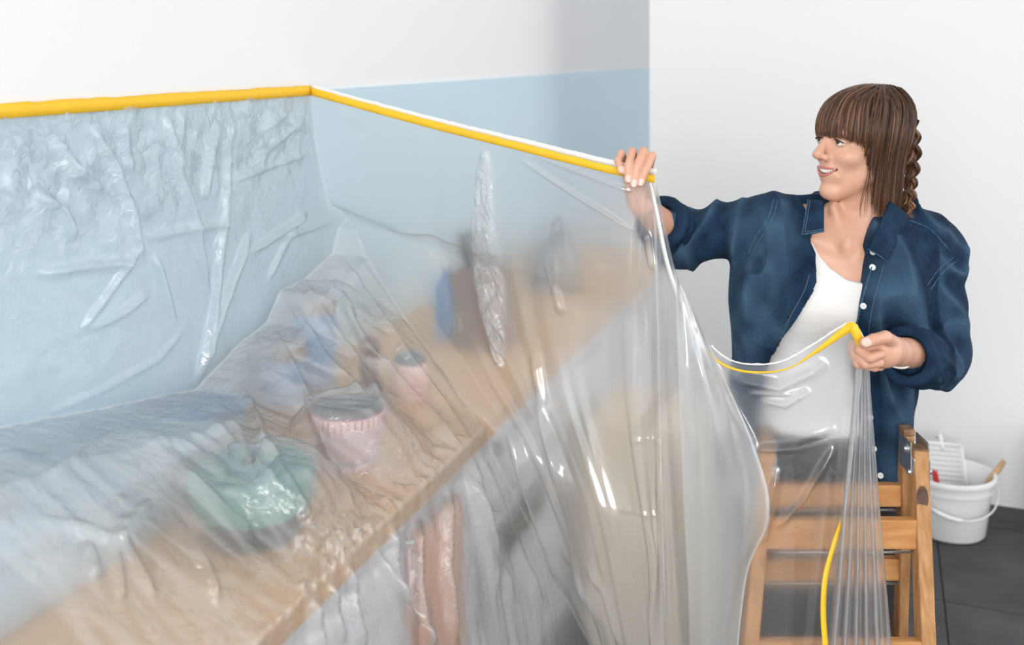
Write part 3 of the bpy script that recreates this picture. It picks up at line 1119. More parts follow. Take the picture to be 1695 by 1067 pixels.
# --- flap folded back over the strip below the raised hand
NFu, NFv = 40, 120
vF = np.linspace(0, 1, NFv)
leftpx = spline([(1118, 452), (1122, 600), (1130, 800), (1140, 1000), (1142, 1180)], NFv)
rightpx = spline([(1150, 520), (1192, 610), (1250, 742), (1274, 852), (1236, 955), (1212, 1180)], NFv)
FL = []
for j in range(NFv):
    row = []
    for i in range(NFu):
        a = i / (NFu - 1)
        x = leftpx[j, 0] * (1 - a) + rightpx[j, 0] * a
        y = leftpx[j, 1] * (1 - a) + rightpx[j, 1] * a
        dep = 1.93 - 0.05 * vF[j] - 0.03 * math.sin(a * math.pi) * min(1, vF[j] * 4) + .012 * float(vnoise(np.array([a * 4.]), np.array([vF[j] * 3.]), np.array([0.]))[0])
        row.append(P(x, y, dep))
    FL.append(row)
FL = np.array(FL)
FL[..., 2] = np.maximum(FL[..., 2], .012)
crumF = np.full(FL.shape[:2], .06)
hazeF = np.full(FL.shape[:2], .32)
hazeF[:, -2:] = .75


def grid_faces(r, c, off):
    i = np.arange(r - 1)[:, None] * c + np.arange(c - 1)[None] + off
    return np.stack([i, i + 1, i + c + 1, i + c], -1).reshape(-1, 4)


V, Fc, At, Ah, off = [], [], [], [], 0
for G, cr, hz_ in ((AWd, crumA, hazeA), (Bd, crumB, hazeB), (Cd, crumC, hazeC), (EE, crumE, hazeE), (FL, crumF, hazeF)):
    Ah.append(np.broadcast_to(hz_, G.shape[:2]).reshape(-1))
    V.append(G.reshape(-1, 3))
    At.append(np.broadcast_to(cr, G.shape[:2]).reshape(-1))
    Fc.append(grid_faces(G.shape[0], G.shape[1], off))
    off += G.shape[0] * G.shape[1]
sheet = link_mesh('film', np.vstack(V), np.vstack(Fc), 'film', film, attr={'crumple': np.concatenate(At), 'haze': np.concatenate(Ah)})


# --- tape along the top edge
def ribbon(name, pts, width, nrm, m, lift, rag=0.0, up0=0.0, parent=film, wid=None):
    pts = np.asarray(pts)
    n = len(pts)
    verts = []
    for i, p in enumerate(pts):
        t = pts[min(i + 1, n - 1)] - pts[max(i - 1, 0)]
        t /= np.linalg.norm(t) + 1e-9
        nn = np.asarray(nrm if np.ndim(nrm) == 1 else nrm[i], float)
        b = np.cross(t, nn)
        b /= np.linalg.norm(b)
        if (b[2] < 0) if i == 0 else (b @ pb < 0):
            b = -b
        pb = b
        w_ = width * (wid[i] if wid is not None else 1)
        r = rag * float(vnoise(np.array([i * .6]), np.array([2.]), np.array([.5]))[0])
        for q in (1 + (r if rag else 0) / max(w_, 1e-6), 0.5, 0):
            verts.append(p + nn * lift + b * (up0 + w_ * q))
    f = []
    for i in range(n - 1):
        for k in range(2):
            a = i * 3 + k
            f.append((a, a + 3, a + 4, a + 1))
    o = link_mesh(name, verts, f, m, parent)
    md = o.modifiers.new('thick', 'SOLIDIFY')
    md.thickness = 0.0006
    md.offset = 0
    return o


sW = np.linspace(S_LEFT, PW(514, 152, .012)[0], 160)
ribbon('masking_tape', [WL(a, 0.013, BLUE_TOP - .012) for a in sW], .027, N, 'yellow', 0.0, .0022)
nTB = np.cross(TB[-1] - TB[0], [0, 0, 1.0])
nTB /= np.linalg.norm(nTB)
if nTB @ (np.array([0, 0, 1.7]) - TB[0]) < 0:
    nTB = -nTB
wTB = np.linspace(1.0, .72, NB)
ribbon('masking_tape', TB, .021, nTB, 'yellow', .003, .002, -.008, wid=wTB)
ribbon('tape_backing', TB, .012, nTB, 'tapeback', .001, .0015, .009)
toC = np.array([-.3, -.95, 0])
k1 = int(NC * .36)
ribbon('tape_backing', TC[:k1], .013, np.array([-.75, -.66, 0]), 'tapeback', .002, 0, -.020, wid=np.linspace(.7, 1, k1))
k2 = int(NC * .90)
wy = np.interp(np.arange(NC), [0, NC * .33, NC * .42, NC * .58, NC * .66, NC * .8, NC * .9, NC - 1], [.1, .2, .28, .12, .5, 1.0, .9, .6])
ribbon('masking_tape', TC[k1 - 3:], .019, toC, 'yellow', .004, 0, -.013, wid=wy[k1 - 3:])
ribbon('tape_backing', TC[k1 - 3:], .0035, toC, 'tapeback', .002, .001, .002)
# tail of tape hanging inside the pleats
ribbon('masking_tape', spline([P(1398, 835, 1.885), P(1395, 855, 1.875), P(1386, 890, 1.845), P(1370, 950, 1.805), P(1366, 1010, 1.79), P(1370, 1080, 1.78), P(1374, 1200, 1.77)], 60),
       .011, np.array([.3, -.9, 0]), 'yellow', 0.002, 0, 0, wid=np.clip(np.linspace(-.1, 3, 60), .12, 1))

# ================================================================== WOMAN
person = thing('person', 'person with brown fringe in open denim shirt and white top, holding up plastic film', 'person', (0.76, 2.36, 0))

# ---- torso: elliptical column by height (px left, px right, half depth)
TD = 2.19
col_y = np.array([340, 372, 400, 440, 500, 560, 620, 680, 740, 800, 860])
col_l = np.array([1335, 1288, 1272, 1262, 1258, 1262, 1262, 1254, 1246, 1240, 1238.])
col_r = np.array([1475, 1530, 1545, 1535, 1512, 1496, 1488, 1484, 1484, 1486, 1488.])
col_b = np.array([.055, .085, .098, .108, .112, .105, .098, .102, .108, .112, .112])
col_d = np.array([2.20, 2.19, 2.185, 2.18, 2.18, 2.19, 2.20, 2.215, 2.23, 2.24, 2.25])
col_z = EYE - (col_y - HZ) / F * TD
col_cx = ((col_l + col_r) / 2 - CX) / F * TD
col_a = (col_r - col_l) / 2 / F * TD


def column(X, off, gx=0.0):
    z = X[2]
    q = -z
    kz = -col_z
    cx = np.interp(q, kz, col_cx)
    a = np.interp(q, kz, col_a) + off + gx
    b = np.interp(q, kz, col_b) + off
    cy = np.interp(q, kz, col_d)
    k = np.sqrt(((X[0] - cx) / a) ** 2 + ((X[1] - cy) / b) ** 2)
    d = (k - 1) * np.minimum(a, b)
    return np.maximum(d, z - (col_z[0] + off * .5))


SH_R, EL_R, WR_R = P(1288, 372, 2.19), P(1128, 398, 2.27), P(1064, 342, 2.135)
SH_L, EL_L, WR_L = P(1545, 420, 2.21), P(1552, 590, 2.14), P(1486, 582, 1.945)
NK0, NK1 = P(1413, 398, 2.185), P(1424, 320, 2.165)
HIP_R, HIP_L = P(1310, 790, 2.25), P(1425, 790, 2.25)
KN_R, KN_L = np.array([HIP_R[0] - .01, 2.30, .45]), np.array([HIP_L[0] + .02, 2.30, .45])
AN_R, AN_L = np.array([HIP_R[0] - .01, 2.42, .09]), np.array([HIP_L[0] + .03, 2.40, .09])

# ---- head frame
FWD = np.array([-0.935, -0.345, 0.05])
FWD /= np.linalg.norm(FWD)
UPR = np.array([0.17, 0.05, 1.0])
SIDE = np.cross(FWD, UPR)
SIDE /= np.linalg.norm(SIDE)
if SIDE @ np.array([0, -1, 0]) < 0:
    SIDE = -SIDE
UPH = np.cross(SIDE, FWD)
if UPH[2] < 0:
    UPH = -UPH
HC = P(1424, 238, 2.16)                     # head centre
RH = np.stack([SIDE, FWD, UPH])             # rows: local axes in world


def h2w(p):
    return HC + np.asarray(p) @ RH


def toh(X):
    dx = [X[i] - HC[i] for i in range(3)]
    return [RH[j, 0] * dx[0] + RH[j, 1] * dx[1] + RH[j, 2] * dx[2] for j in range(3)]


EYES = [(-.031, .0735, .006), (.031, .0735, .006)]


def head_local(H):
    x, y, z = H
    ax_ = np.abs(x)
    S = [ax_, y, z]
    d = sd_ell(H, (0, -.012, .030), (.073, .090, .080))
    d = smin(d, sd_ell(H, (0, .030, -.030), (.054, .060, .080)), .03)
    d = smin(d, sd_cone(S, (.044, .000, -.055), (.012, .066, -.104), .020, .015), .028)   # jaw
    d = smin(d, sd_ell(H, (0, .078, -.103), (.017, .017, .016)), .018)                     # chin
    d = smin(d, sd_ell(S, (.037, .061, -.026), (.022, .022, .019)), .016)                  # cheeks
    d = smin(d, sd_ell(S, (.026, .073, .026), (.026, .012, .009)), .014)                   # brow
    d = smin(d, sd_ell(H, (0, .070, .045), (.045, .022, .03)), .02)                        # forehead
    # eye sockets
    d = smax(d, -sd_ell(S, (.031, .098, .004), (.016, .016, .011)), .010)
    # nose
    n = sd_cone(H, (0, .084, .014), (0, .108, -.022), .0068, .0100)
    n = smin(n, sd_ell(H, (0, .1095, -.0255), (.0105, .0105, .0090)), .006)
    n = smin(n, sd_ell(S, (.0115, .096, -.0300), (.0075, .0100, .0075)), .006)
    d = smin(d, n, .009)
    d = smax(d, -sd_ell(S, (.006, .104, -.0375), (.0032, .0055, .0035)), .003)
    # muzzle and smile folds
    d = smin(d, sd_ell(H, (0, .074, -.062), (.030, .022, .024)), .014)
    d = smax(d, -sd_cone(S, (.021, .094, -.036), (.034, .080, -.064), .0020, .0022), .006)
    # open smile
    my = -.060 + 9.0 * np.minimum(ax_, .03) ** 2
    slot = np.maximum(np.maximum(np.abs(z - my) - (.0074 * np.clip(1 - (ax_ / .030) ** 2, 0, 1)), ax_ - .030), .072 - y)
    d = smax(d, -slot, .003)
    # eyelids
    lid = sd_ell(S, (.031, .0735, .006), (.0155, .0140, .0140))
    cut = np.abs(z - (.0045 - .10 * (ax_ - .031))) - .0050 * np.clip(1 - ((ax_ - .031) / .0145) ** 2, 0, 1)
    cut = np.maximum(cut, .0735 - y)
    lid = smax(lid, -cut, .0012)
    d = smin(d, lid, .004)
    ball = sd_ell(S, (.031, .0735, .006), (.0128, .0128, .0128))
    d = np.maximum(d, -np.maximum(-9, np.minimum(ball, 9)) * 1.0)
    # ears
    d = smin(d, sd_ell(S, (.066, -.010, -.012), (.009, .016, .028)), .006)
    return d


def skin_lower(X):
    d = column(X, -.002)
    d = smin(d, sd_cone(X, NK0, NK1, .056, .052), .035)
    d = smin(d, sd_chain(X, [P(1330, 392, 2.19), SH_R, EL_R, WR_R], [.055, .052, .041, .026], .02), .03)
    d = smin(d, sd_chain(X, [P(1500, 410, 2.20), SH_L, EL_L, WR_L], [.055, .052, .041, .027], .02), .03)
    # collar bones and sternal notch
    for q in ((1385, 408, 1345, 395), (1420, 412, 1462, 402)):
        d = smin(d, sd_cone(X, P(q[0], q[1], 2.105), P(q[2], q[3], 2.12), .010, .009), .03)
    d = smax(d, -sd_ell(X, P(1402, 408, 2.085), (.012, .012, .012)), .02)
    # sternomastoid cords
    d = smin(d, sd_cone(X, P(1450, 335, 2.125), P(1412, 405, 2.122), .011, .008), .02)
    d = smin(d, sd_cone(X, P(1380, 345, 2.135), P(1397, 405, 2.124), .009, .008), .02)
    for a, b, c in ((HIP_R, KN_R, AN_R), (HIP_L, KN_L, AN_L)):
        d = smin(d, sd_chain(X, [a, b, c, c + np.array([0, -.12, -.045])], [.085, .055, .038, .028], .02), .03)
    return d


# ---- hands
def finger(X, pts, r0, r1):
    n = len(pts)
    rad = [r0 + (r1 - r0) * i / (n - 1) for i in range(n)]
    return sd_chain(X, pts, rad, .002)


HR_F = [  # raised hand: knuckle behind the film, over the tape, down the near side
    [P(1034, 276, 2.135), P(1029, 254, 2.070), P(1023, 266, 2.052), P(1029, 284, 2.036)],
    [P(1047, 272, 2.135), P(1047, 251, 2.062), P(1040, 274, 2.036), P(1040, 298, 2.028)],
    [P(1062, 272, 2.135), P(1065, 250, 2.056), P(1054, 277, 2.030), P(1049, 305, 2.024)],
    [P(1074, 278, 2.130), P(1079, 258, 2.052), P(1069, 281, 2.030), P(1060, 303, 2.026)]]
HR_R = [(.0088, .0068), (.0095, .0075), (.0098, .0076), (.0096, .0074)]
HR_T = [P(1078, 318, 2.110), P(1072, 300, 2.085), P(1056, 296, 2.075)]


def hand_r(X):
    d = sd_cone(X, WR_R, P(1060, 315, 2.14), .024, .026)
    pal = sd_cone(X, P(1042, 284, 2.140), P(1056, 328, 2.142), .017, .020)
    pal = smin(pal, sd_cone(X, P(1068, 284, 2.136), P(1066, 328, 2.142), .018, .021), .02)
    d = smin(d, pal, .02)
    for p, r in zip(HR_F, HR_R):
        d = smin(d, finger(X, p, *r), .0045)
    d = smin(d, finger(X, HR_T, .012, .009), .008)
    return d


HL_F = [  # left hand: knuckle (to the right), bend (left), tip tucked in below the thumb
    [P(1462, 570, 1.905), P(1424, 580, 1.872), P(1440, 592, 1.852), P(1458, 586, 1.862)],
    [P(1462, 586, 1.908), P(1415, 586, 1.885), P(1432, 602, 1.860), P(1456, 600, 1.864)],
    [P(1460, 598, 1.914), P(1411, 580, 1.905), P(1420, 602, 1.875), P(1448, 608, 1.872)],
    [P(1456, 606, 1.920), P(1412, 570, 1.922), P(1412, 592, 1.895), P(1434, 608, 1.885)]]
HL_R = [(.0105, .0085), (.0105, .0085), (.010, .008), (.0092, .0075)]
HL_T = [P(1484, 570, 1.915), P(1466, 558, 1.872), P(1447, 562, 1.850), P(1431, 568, 1.848)]


def hand_l(X):
    d = sd_cone(X, WR_L, P(1470, 580, 1.91), .026, .027)
    d = smin(d, sd_ell(X, P(1458, 582, 1.905), (.030, .026, .030)), .015)
    for p, r in zip(HL_F, HL_R):
        d = smin(d, finger(X, p, *r), .004)
    d = smin(d, finger(X, HL_T, .0135, .0098), .006)
    return d


# one body surface: coarse everywhere, then the fine head and hands replace their regions
def body_fn(X):
    d = skin_lower(X)
    H = toh(X)
    near = (np.abs(H[0]) < .16) & (np.abs(H[1]) < .2) & (np.abs(H[2]) < .2)
    if near.any():
        hd = head_local(H)
        d = smin(d, np.where(near, hd, 1.0), .014)
    for fn, c in ((hand_r, P(1055, 290, 2.10)), (hand_l, P(1450, 582, 1.9))):
        m = sum((X[i] - c[i]) ** 2 for i in range(3)) < .12 ** 2
        if m.any():
            d = smin(d, np.where(m, fn(X), 1.0), .006)
    return d


# the body is meshed in boxes that share one lattice so the pieces weld exactly
def body_mesh():
    Vs, Fs, o = [], [], 0
    v, f = surface(body_fn, (0.20, 1.80, 0.02), (1.02, 2.52, 1.72), .009)
    return v, f


hb = (HC + np.array([-.005, 0, -.095]), np.array([.135, .125, .215]), .0020)
rb = (P(1056, 296, 2.095), np.array([.062, .092, .075]), .0018)
lb = (P(1452, 580, 1.90), np.array([.072, .085, .052]), .0018)
cb = (P(1412, 430, 2.15), np.array([.130, .120, .115]), .004)


def open_surface(c, r, h):
    """surface nets without caps at the box sides (lattice values untouched)"""
    c, r = np.asarray(c), np.asarray(r)
    v, f = surface(body_fn, c - r - 3 * h, c + r + 3 * h, h)
    ins = np.all(np.abs(v - c) < r + .2 * h, axis=1)
    keep = ins[f].all(1)
    return v, f[keep]


def compact(v, f):
    used = np.unique(f)
    mp = -np.ones(len(v), int)
    mp[used] = np.arange(len(used))
    return v[used], mp[f]


vc, fc = body_mesh()
cb = (np.array([P(1412, 430, 2.15)[0], 2.15, 1.30]), np.array([.13, .12, .066]), .005)
boxes = [hb, rb, lb]
drop = np.zeros(len(vc), bool)
for c, r, h in boxes:
    drop |= np.all(np.abs(vc - c) < r - .010, axis=1)
fc = fc[~drop[fc].any(1)]
Vall, Fall, o = [], [], 0
for v_, f_ in [(vc, fc)] + [open_surface(*b) for b in boxes]:
    v_, f_ = compact(v_, f_)
    Vall.append(v_)
    Fall.append(f_ + o)
    o += len(v_)
body = link_mesh('body', np.vstack(Vall), np.vstack(Fall), 'skin', person)

# ---- face details
for ex, ey, ez in EYES:
    c = h2w((ex, ey, ez))
    gaze = FWD * .93 + UPH * .05 + SIDE * .05
    gaze /= np.linalg.norm(gaze)
    ew = lathe('eyeball', [(.0124 * math.sin(a), .0124 * math.cos(a)) for a in np.linspace(0.001, math.pi - .001, 18)], 'eye', person, c, 24, gaze)
    lathe('iris', [(.0001, .01275), (.0035, .0124), (.0058, .0113), (.0058, .0105)], 'iris', ew, c, 24, gaze)
    lathe('pupil', [(.0001, .0130), (.0026, .0127), (.0026, .0115)], 'pupil', ew, c, 18, gaze)
    sg = 1 if ex > 0 else -1
    pts = []
    for a in np.linspace(-1, 1, 9):
        lx = abs(ex) + a * .0145
        lz = .0045 - .10 * (lx - .031) + .0054 * (1 - a * a)
        ly = ey + math.sqrt(max(.0148 ** 2 - (a * .0135) ** 2 - (lz - ez) ** 2 * .8, 1e-6))
        pts.append(h2w((sg * lx, ly, lz + .0004)))
    tube('eyelashes', pts, [.0005, .0010, .0013, .0014, .0014, .0014, .0015, .0014, .0006], 'lash', person, 6)
    pts = [h2w((sg * q[0], q[1], q[2])) for q in ((.014, .0895, .0245), (.024, .0885, .029), (.036, .084, .0305), (.047, .072, .025))]
    tube('eyebrow', spline(pts, 10), [.0012, .0022, .0026, .0026, .0026, .0024, .0022, .0018, .0014, .0008], 'lash', person, 8, .6)


def mouth_curve(k, zoff, yoff):
    pts = []
    for a in np.linspace(-1, 1, 15):
        x = a * .0305
        zz = -.060 + 9.0 * min(abs(x), .03) ** 2 + zoff * (1 - a * a)
        y = .0945 - 10.5 * x * x + yoff * (1 - a * a) ** .7
        pts.append(h2w((x, y, zz)))
    return pts


rl = [.0008 + .0019 * (1 - a * a) for a in np.linspace(-1, 1, 15)]
tube('upper_lip', mouth_curve(0, .0078, .000), rl, 'lip', person, 10)
tube('lower_lip', mouth_curve(0, -.0088, .000), [r * 1.25 for r in rl], 'lip', person, 10)
# teeth, one by one
for k in range(10):
    a = (k - 4.5) / 4.5
    x = a * .0235
    wd = (.0049 if abs(k - 4.5) < 1 else .0043)
    zz = -.060 + 9.0 * x * x + .0018
    c = np.array([x, .0900 - 12.0 * x * x, zz])
    bm = bmesh.new()
    ang = math.atan(-24 * x)
    rot = Matrix(RH.T.tolist()) @ Matrix.Rotation(ang, 3, 'Z')
    box_bm(bm, h2w(c), (wd, .004, .0098 * (1 - .35 * a * a)), rot, .0009)
    from_bm('tooth', bm, 'teeth', person, True)
mv = [h2w((x, .080 - 10 * x * x, -.060 + 9 * x * x + zz)) for zz in (.010, -.010) for x in np.linspace(-.027, .027, 9)]
link_mesh('mouth_inside', mv, [(i, i + 1, i + 10, i + 9) for i in range(8)], 'mouth', person)

# nails
def nail(tip, prev, view, r, name='fingernail'):
    t = np.asarray(tip) - np.asarray(prev)
    t /= np.linalg.norm(t)
    vw = np.asarray(view, float)
    vw = vw - t * (vw @ t)
    vw /= np.linalg.norm(vw)
    sd = np.cross(t, vw)
    verts, faces = [], []
    nu, nv_ = 6, 6
    for j in range(nv_ + 1):
        for i in range(nu + 1):
            a = (i / nu - .5) * 1.7
            q = j / nv_
            shrink = math.sqrt(max(0.05, 1 - max(0, (q - .55) / .45) ** 2 * .9)) * math.sqrt(max(.2, 1 - max(0, (.3 - q) / .3) ** 2 * .6))
            a *= shrink
            rr = r + .0006
            verts.append(np.asarray(tip) + t * ((q - .62) * 2.0 * r) + vw * rr * math.cos(a) + sd * rr * math.sin(a))
    for j in range(nv_):
        for i in range(nu):
            k = j * (nu + 1) + i
            faces.append((k, k + 1, k + nu + 2, k + nu + 1))
    o_ = link_mesh(name, verts, faces, 'nail', person)
    return o_


for p, r in zip(HR_F, HR_R):
    nail(p[-1], p[-2], (-.1, -1, .1), r[1])
nail(HL_T[-1], HL_T[-2], (-.1, -.85, .5), .0098)


# ---- hair: solid cap, many strands, braid
def hair_cap(X):
    H = toh(X)
    d = sd_ell(H, (0, -.016, .034), (.083, .099, .091))
    x, y, z = H
    # clear the face
    face = np.maximum(.048 - y, z - .058)
    d = smax(d, -face, .012)
    d = smax(d, -(z + .085), .02)
    return d


STR = []


def add_strand(pts, r0, tone):
    STR.append((np.asarray(pts, float), r0, tone))


def build_strands(name, extra=None, k=5, flat=.6):
    """all strands as thin tapering tubes in one mesh"""
    V_, F_, A_, off_ = [], [], [], 0
    for n in sorted({len(q[0]) for q in STR}):
        grp = [q for q in STR if len(q[0]) == n]
        Pt = np.array([q[0] for q in grp])
        r0 = np.array([q[1] for q in grp])
        for _ in range(2):
            Pt[:, 1:-1] = (Pt[:, :-2] + 2 * Pt[:, 1:-1] + Pt[:, 2:]) / 4
        T = np.gradient(Pt, axis=1)
        T /= np.linalg.norm(T, axis=-1, keepdims=True) + 1e-9
        out = Pt - HC
        a = np.cross(T, out)
        a /= np.linalg.norm(a, axis=-1, keepdims=True) + 1e-9
        b = np.cross(T, a)
        rad = r0[:, None] * (1 - .8 * (np.arange(n) / (n - 1)) ** 3)[None]
        an = np.arange(k) * 2 * math.pi / k
        ring = Pt[:, :, None] + rad[:, :, None, None] * (np.cos(an)[:, None] * a[:, :, None] + flat * np.sin(an)[:, None] * b[:, :, None])
        V_.append(ring.reshape(-1, 3))
        S_ = len(grp)
        base = off_ + (np.arange(S_)[:, None, None] * n + np.arange(n - 1)[None, :, None]) * k
        i0 = base + np.arange(k)
        i1 = base + (np.arange(k) + 1) % k
        F_.append(np.stack([i0, i1, i1 + k, i0 + k], -1).reshape(-1, 4))
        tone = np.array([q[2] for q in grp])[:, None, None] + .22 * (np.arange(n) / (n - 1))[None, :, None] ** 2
        A_.append(np.clip(np.broadcast_to(tone, (S_, n, k)), 0, 1).reshape(-1))
        off_ += S_ * n * k
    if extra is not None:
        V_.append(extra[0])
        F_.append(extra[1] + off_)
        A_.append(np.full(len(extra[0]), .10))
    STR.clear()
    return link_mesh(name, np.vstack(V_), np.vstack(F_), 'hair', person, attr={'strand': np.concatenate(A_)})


HE_C = np.array([0, -.014, .034])
for k in range(3200):
    phi = random.uniform(-math.pi, math.pi) if k % 4 else random.uniform(-.95, 1.2)          # 0 = forward, + = her left (towards the camera side)
    lay = random.uniform(0, 1)
    R_e = np.array([.084, .100, .091]) * (1.0 + .075 * lay)
    ap = abs(phi)
    crown = np.array([random.uniform(-.012, .012), -.030 + random.uniform(-.012, .012), 0])
    if ap < .95:                                     # fringe
        zend = .017 + random.uniform(-.006, .010) - .012 * max(0, ap - .55) / .4
    elif ap < 1.25:
        f_ = (ap - .95) / .30
        zend = .012 - .075 * f_ + random.uniform(-.014, .01)
    elif ap < 2.2:
        zend = -.115 - .02 * math.sin((ap - 1.25) / .95 * math.pi) + random.uniform(-.022, .015)
    else:
        zend = -.085 + random.uniform(-.02, .02)
    pts = []
    nseg = 18
    el0 = 1.50 - random.uniform(0, .25)
    jit = random.uniform(-.09, .09)
    zz_end_el = math.asin(max(-1, min(1, (max(zend, HE_C[2] - .045) - HE_C[2]) / R_e[2])))
    for i in range(nseg):
        q = i / (nseg - 1)
        el = el0 + (zz_end_el - el0) * min(1, q / (.62 if ap > 1.0 else 1.0))
        ph = phi + jit * q
        p = HE_C + np.array([math.sin(ph) * math.cos(el) * R_e[0], math.cos(ph) * math.cos(el) * R_e[1], math.sin(el) * R_e[2]])
        p = p + crown * max(0, (1 - q * 2.2))
        if ap > 1.0 and q > .62:
            z0 = p[2]
            qq = (q - .62) / .38
            p[2] = z0 + (zend - z0) * qq
            p[0] *= 1 - .10 * qq
            if ap > 2.2:
                p[1] += .03 * qq
        if ap < 1.0:                                 # fringe falls forward of the brow
            p[1] += .007 * q
        pts.append(h2w(p))
    add_strand(pts, random.uniform(.0010, .0019), min(1, max(0, random.gauss(.36, .26))))
# loose wisps in front of the ear, down to the collar
for (x0, x1, x2, y2) in ((.078, .074, .066, .025), (.080, .075, .064, .018), (.077, .07, .060, .032), (.078, .076, .070, .01), (.079, .078, .07, .038)):
    add_strand(spline([h2w((x0, .03, .02)), h2w((x1, .035, -.06)), h2w((x2, y2 + .01, -.115)), h2w((x2 - .012, y2, -.150))], 12), .0009, .4)
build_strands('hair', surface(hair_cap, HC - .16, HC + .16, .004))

# braid: three plaited ropes at the back of the head
bpath = spline([h2w((.040, -.092, .060)), h2w((.048, -.100, .0)), h2w((.052, -.094, -.06)), h2w((.055, -.088, -.11)), h2w((.058, -.086, -.150))], 60)
for k in range(3):
    for st in range(9):
        pts = []
        oa, orr = random.uniform(0, 6.28), random.uniform(.002, .0065)
        for i, p in enumerate(bpath):
            q = i / 59
            th = q * 2 * math.pi * 2.3 + k * 2 * math.pi / 3
            amp_ = .0115 * (1 - .2 * q)
            pts.append(p + FWD * amp_ * math.sin(th) + SIDE * (amp_ * .8 * math.sin(2 * th)) +
                       SIDE * orr * math.cos(oa + q * 4) + UPH * orr * .6 * math.sin(oa) + FWD * orr * math.sin(oa + q * 4))
        add_strand(pts, .0034, min(1, max(0, random.gauss(.5, .25))))
build_strands('braid', None, 6, 1.0)


# ---- clothes
def poly_px(pts, dep):
    return np.array([[(x - CX) / F * dep, EYE - (y - HZ) / F * dep] for x, y in pts])


def sd_poly(x, z, poly):
    d = np.full(x.shape, 1e9)
    s = np.ones(x.shape)
    n = len(poly)
    for i in range(n):
        a, b = poly[i], poly[i - 1]
        ex, ez = b[0] - a[0], b[1] - a[1]
        wx, wz = x - a[0], z - a[1]
        t = np.clip((wx * ex + wz * ez) / (ex * ex + ez * ez + 1e-12), 0, 1)
        d = np.minimum(d, (wx - ex * t) ** 2 + (wz - ez * t) ** 2)
        c1, c2, c3 = z >= a[1], z < b[1], ex * wz > ez * wx
        flip = (c1 & c2 & c3) | (~c1 & ~c2 & ~c3)
        s = np.where(flip, -s, s)
    return s * np.sqrt(d)


NECKP = poly_px([(1300, 300), (1345, 380), (1357, 420), (1374, 443), (1398, 460), (1422, 466), (1450, 462), (1475, 400), (1500, 300)], 2.08)
HEM_T = EYE - (722 - HZ) / F * 2.12


def tee_fn(X):
    d = column(X, .010)
    d = smin(d, sd_cone(X, P(1330, 392, 2.19), SH_R, .062, .060), .03)
    d = smin(d, sd_cone(X, P(1500, 410, 2.20), SH_L, .062, .060), .03)
    # bust
    for q in ((1352, 500), (1450, 505)):
        d = smin(d, sd_ell(X, P(q[0], q[1], 2.105), (.062, .050, .062)), .04)
    d = d + .004 * vnoise(X[0] * 7 - X[2] * 9, X[1] * 4, X[2] * 16) * np.clip((1.45 - X[2]) * 5, 0, 1) + .0025 * vnoise(X[0] * 20 + X[2] * 14, X[1] * 4, X[2] * 22 - X[0] * 8)
    d = smax(d, -np.maximum(sd_poly(X[0], X[2], NECKP), X[1] - 2.22), .003)
    d = np.maximum(d, HEM_T - X[2])
    d = np.maximum(d, X[2] - (EYE - (375 - HZ) / F * 2.19))
    return d


sdf_obj('top', tee_fn, (.45, 2.0, .80), (.96, 2.36, 1.42), .005, 'tee', person, 1)

OPEN = poly_px([(1352, 270), (1352, 345), (1361, 385), (1352, 405), (1358, 425), (1352, 465), (1335, 500), (1306, 560), (1290, 600), (1278, 660), (1270, 720), (1265, 850),
                (1452, 850), (1450, 790), (1440, 740), (1434, 690), (1420, 640), (1412, 590), (1414, 545), (1422, 500), (1436, 440), (1440, 425), (1437, 412), (1470, 345), (1470, 270)], 2.055)
HEM_S = EYE - (800 - HZ) / F * 2.14
SHIRT_BUST = ((1345, 500), (1458, 505))


def shirt_torso(X, off):
    z = X[2]
    d = column(X, off, .012)
    # hanging panel on her right, dropping straight from the arm
    d = smin(d, sd_chain(X, [P(1282, 400, 2.18), P(1266, 500, 2.19), P(1262, 640, 2.20), P(1260, 800, 2.20)], [.055, .050, .048, .048], .03), .03)
    d = smin(d, sd_chain(X, [P(1500, 440, 2.19), P(1468, 560, 2.18), P(1456, 700, 2.18), P(1462, 830, 2.17)], [.06, .055, .055, .058], .03), .03)
    d = smin(d, sd_cone(X, P(1345, 365, 2.19), SH_R, .055, .064), .03)
    d = smin(d, sd_cone(X, P(1480, 385, 2.20), SH_L, .058, .066), .03)
    for q in SHIRT_BUST:
        d = smin(d, sd_ell(X, P(q[0], q[1], 2.10), (.066, .056, .07)), .04)
    return d


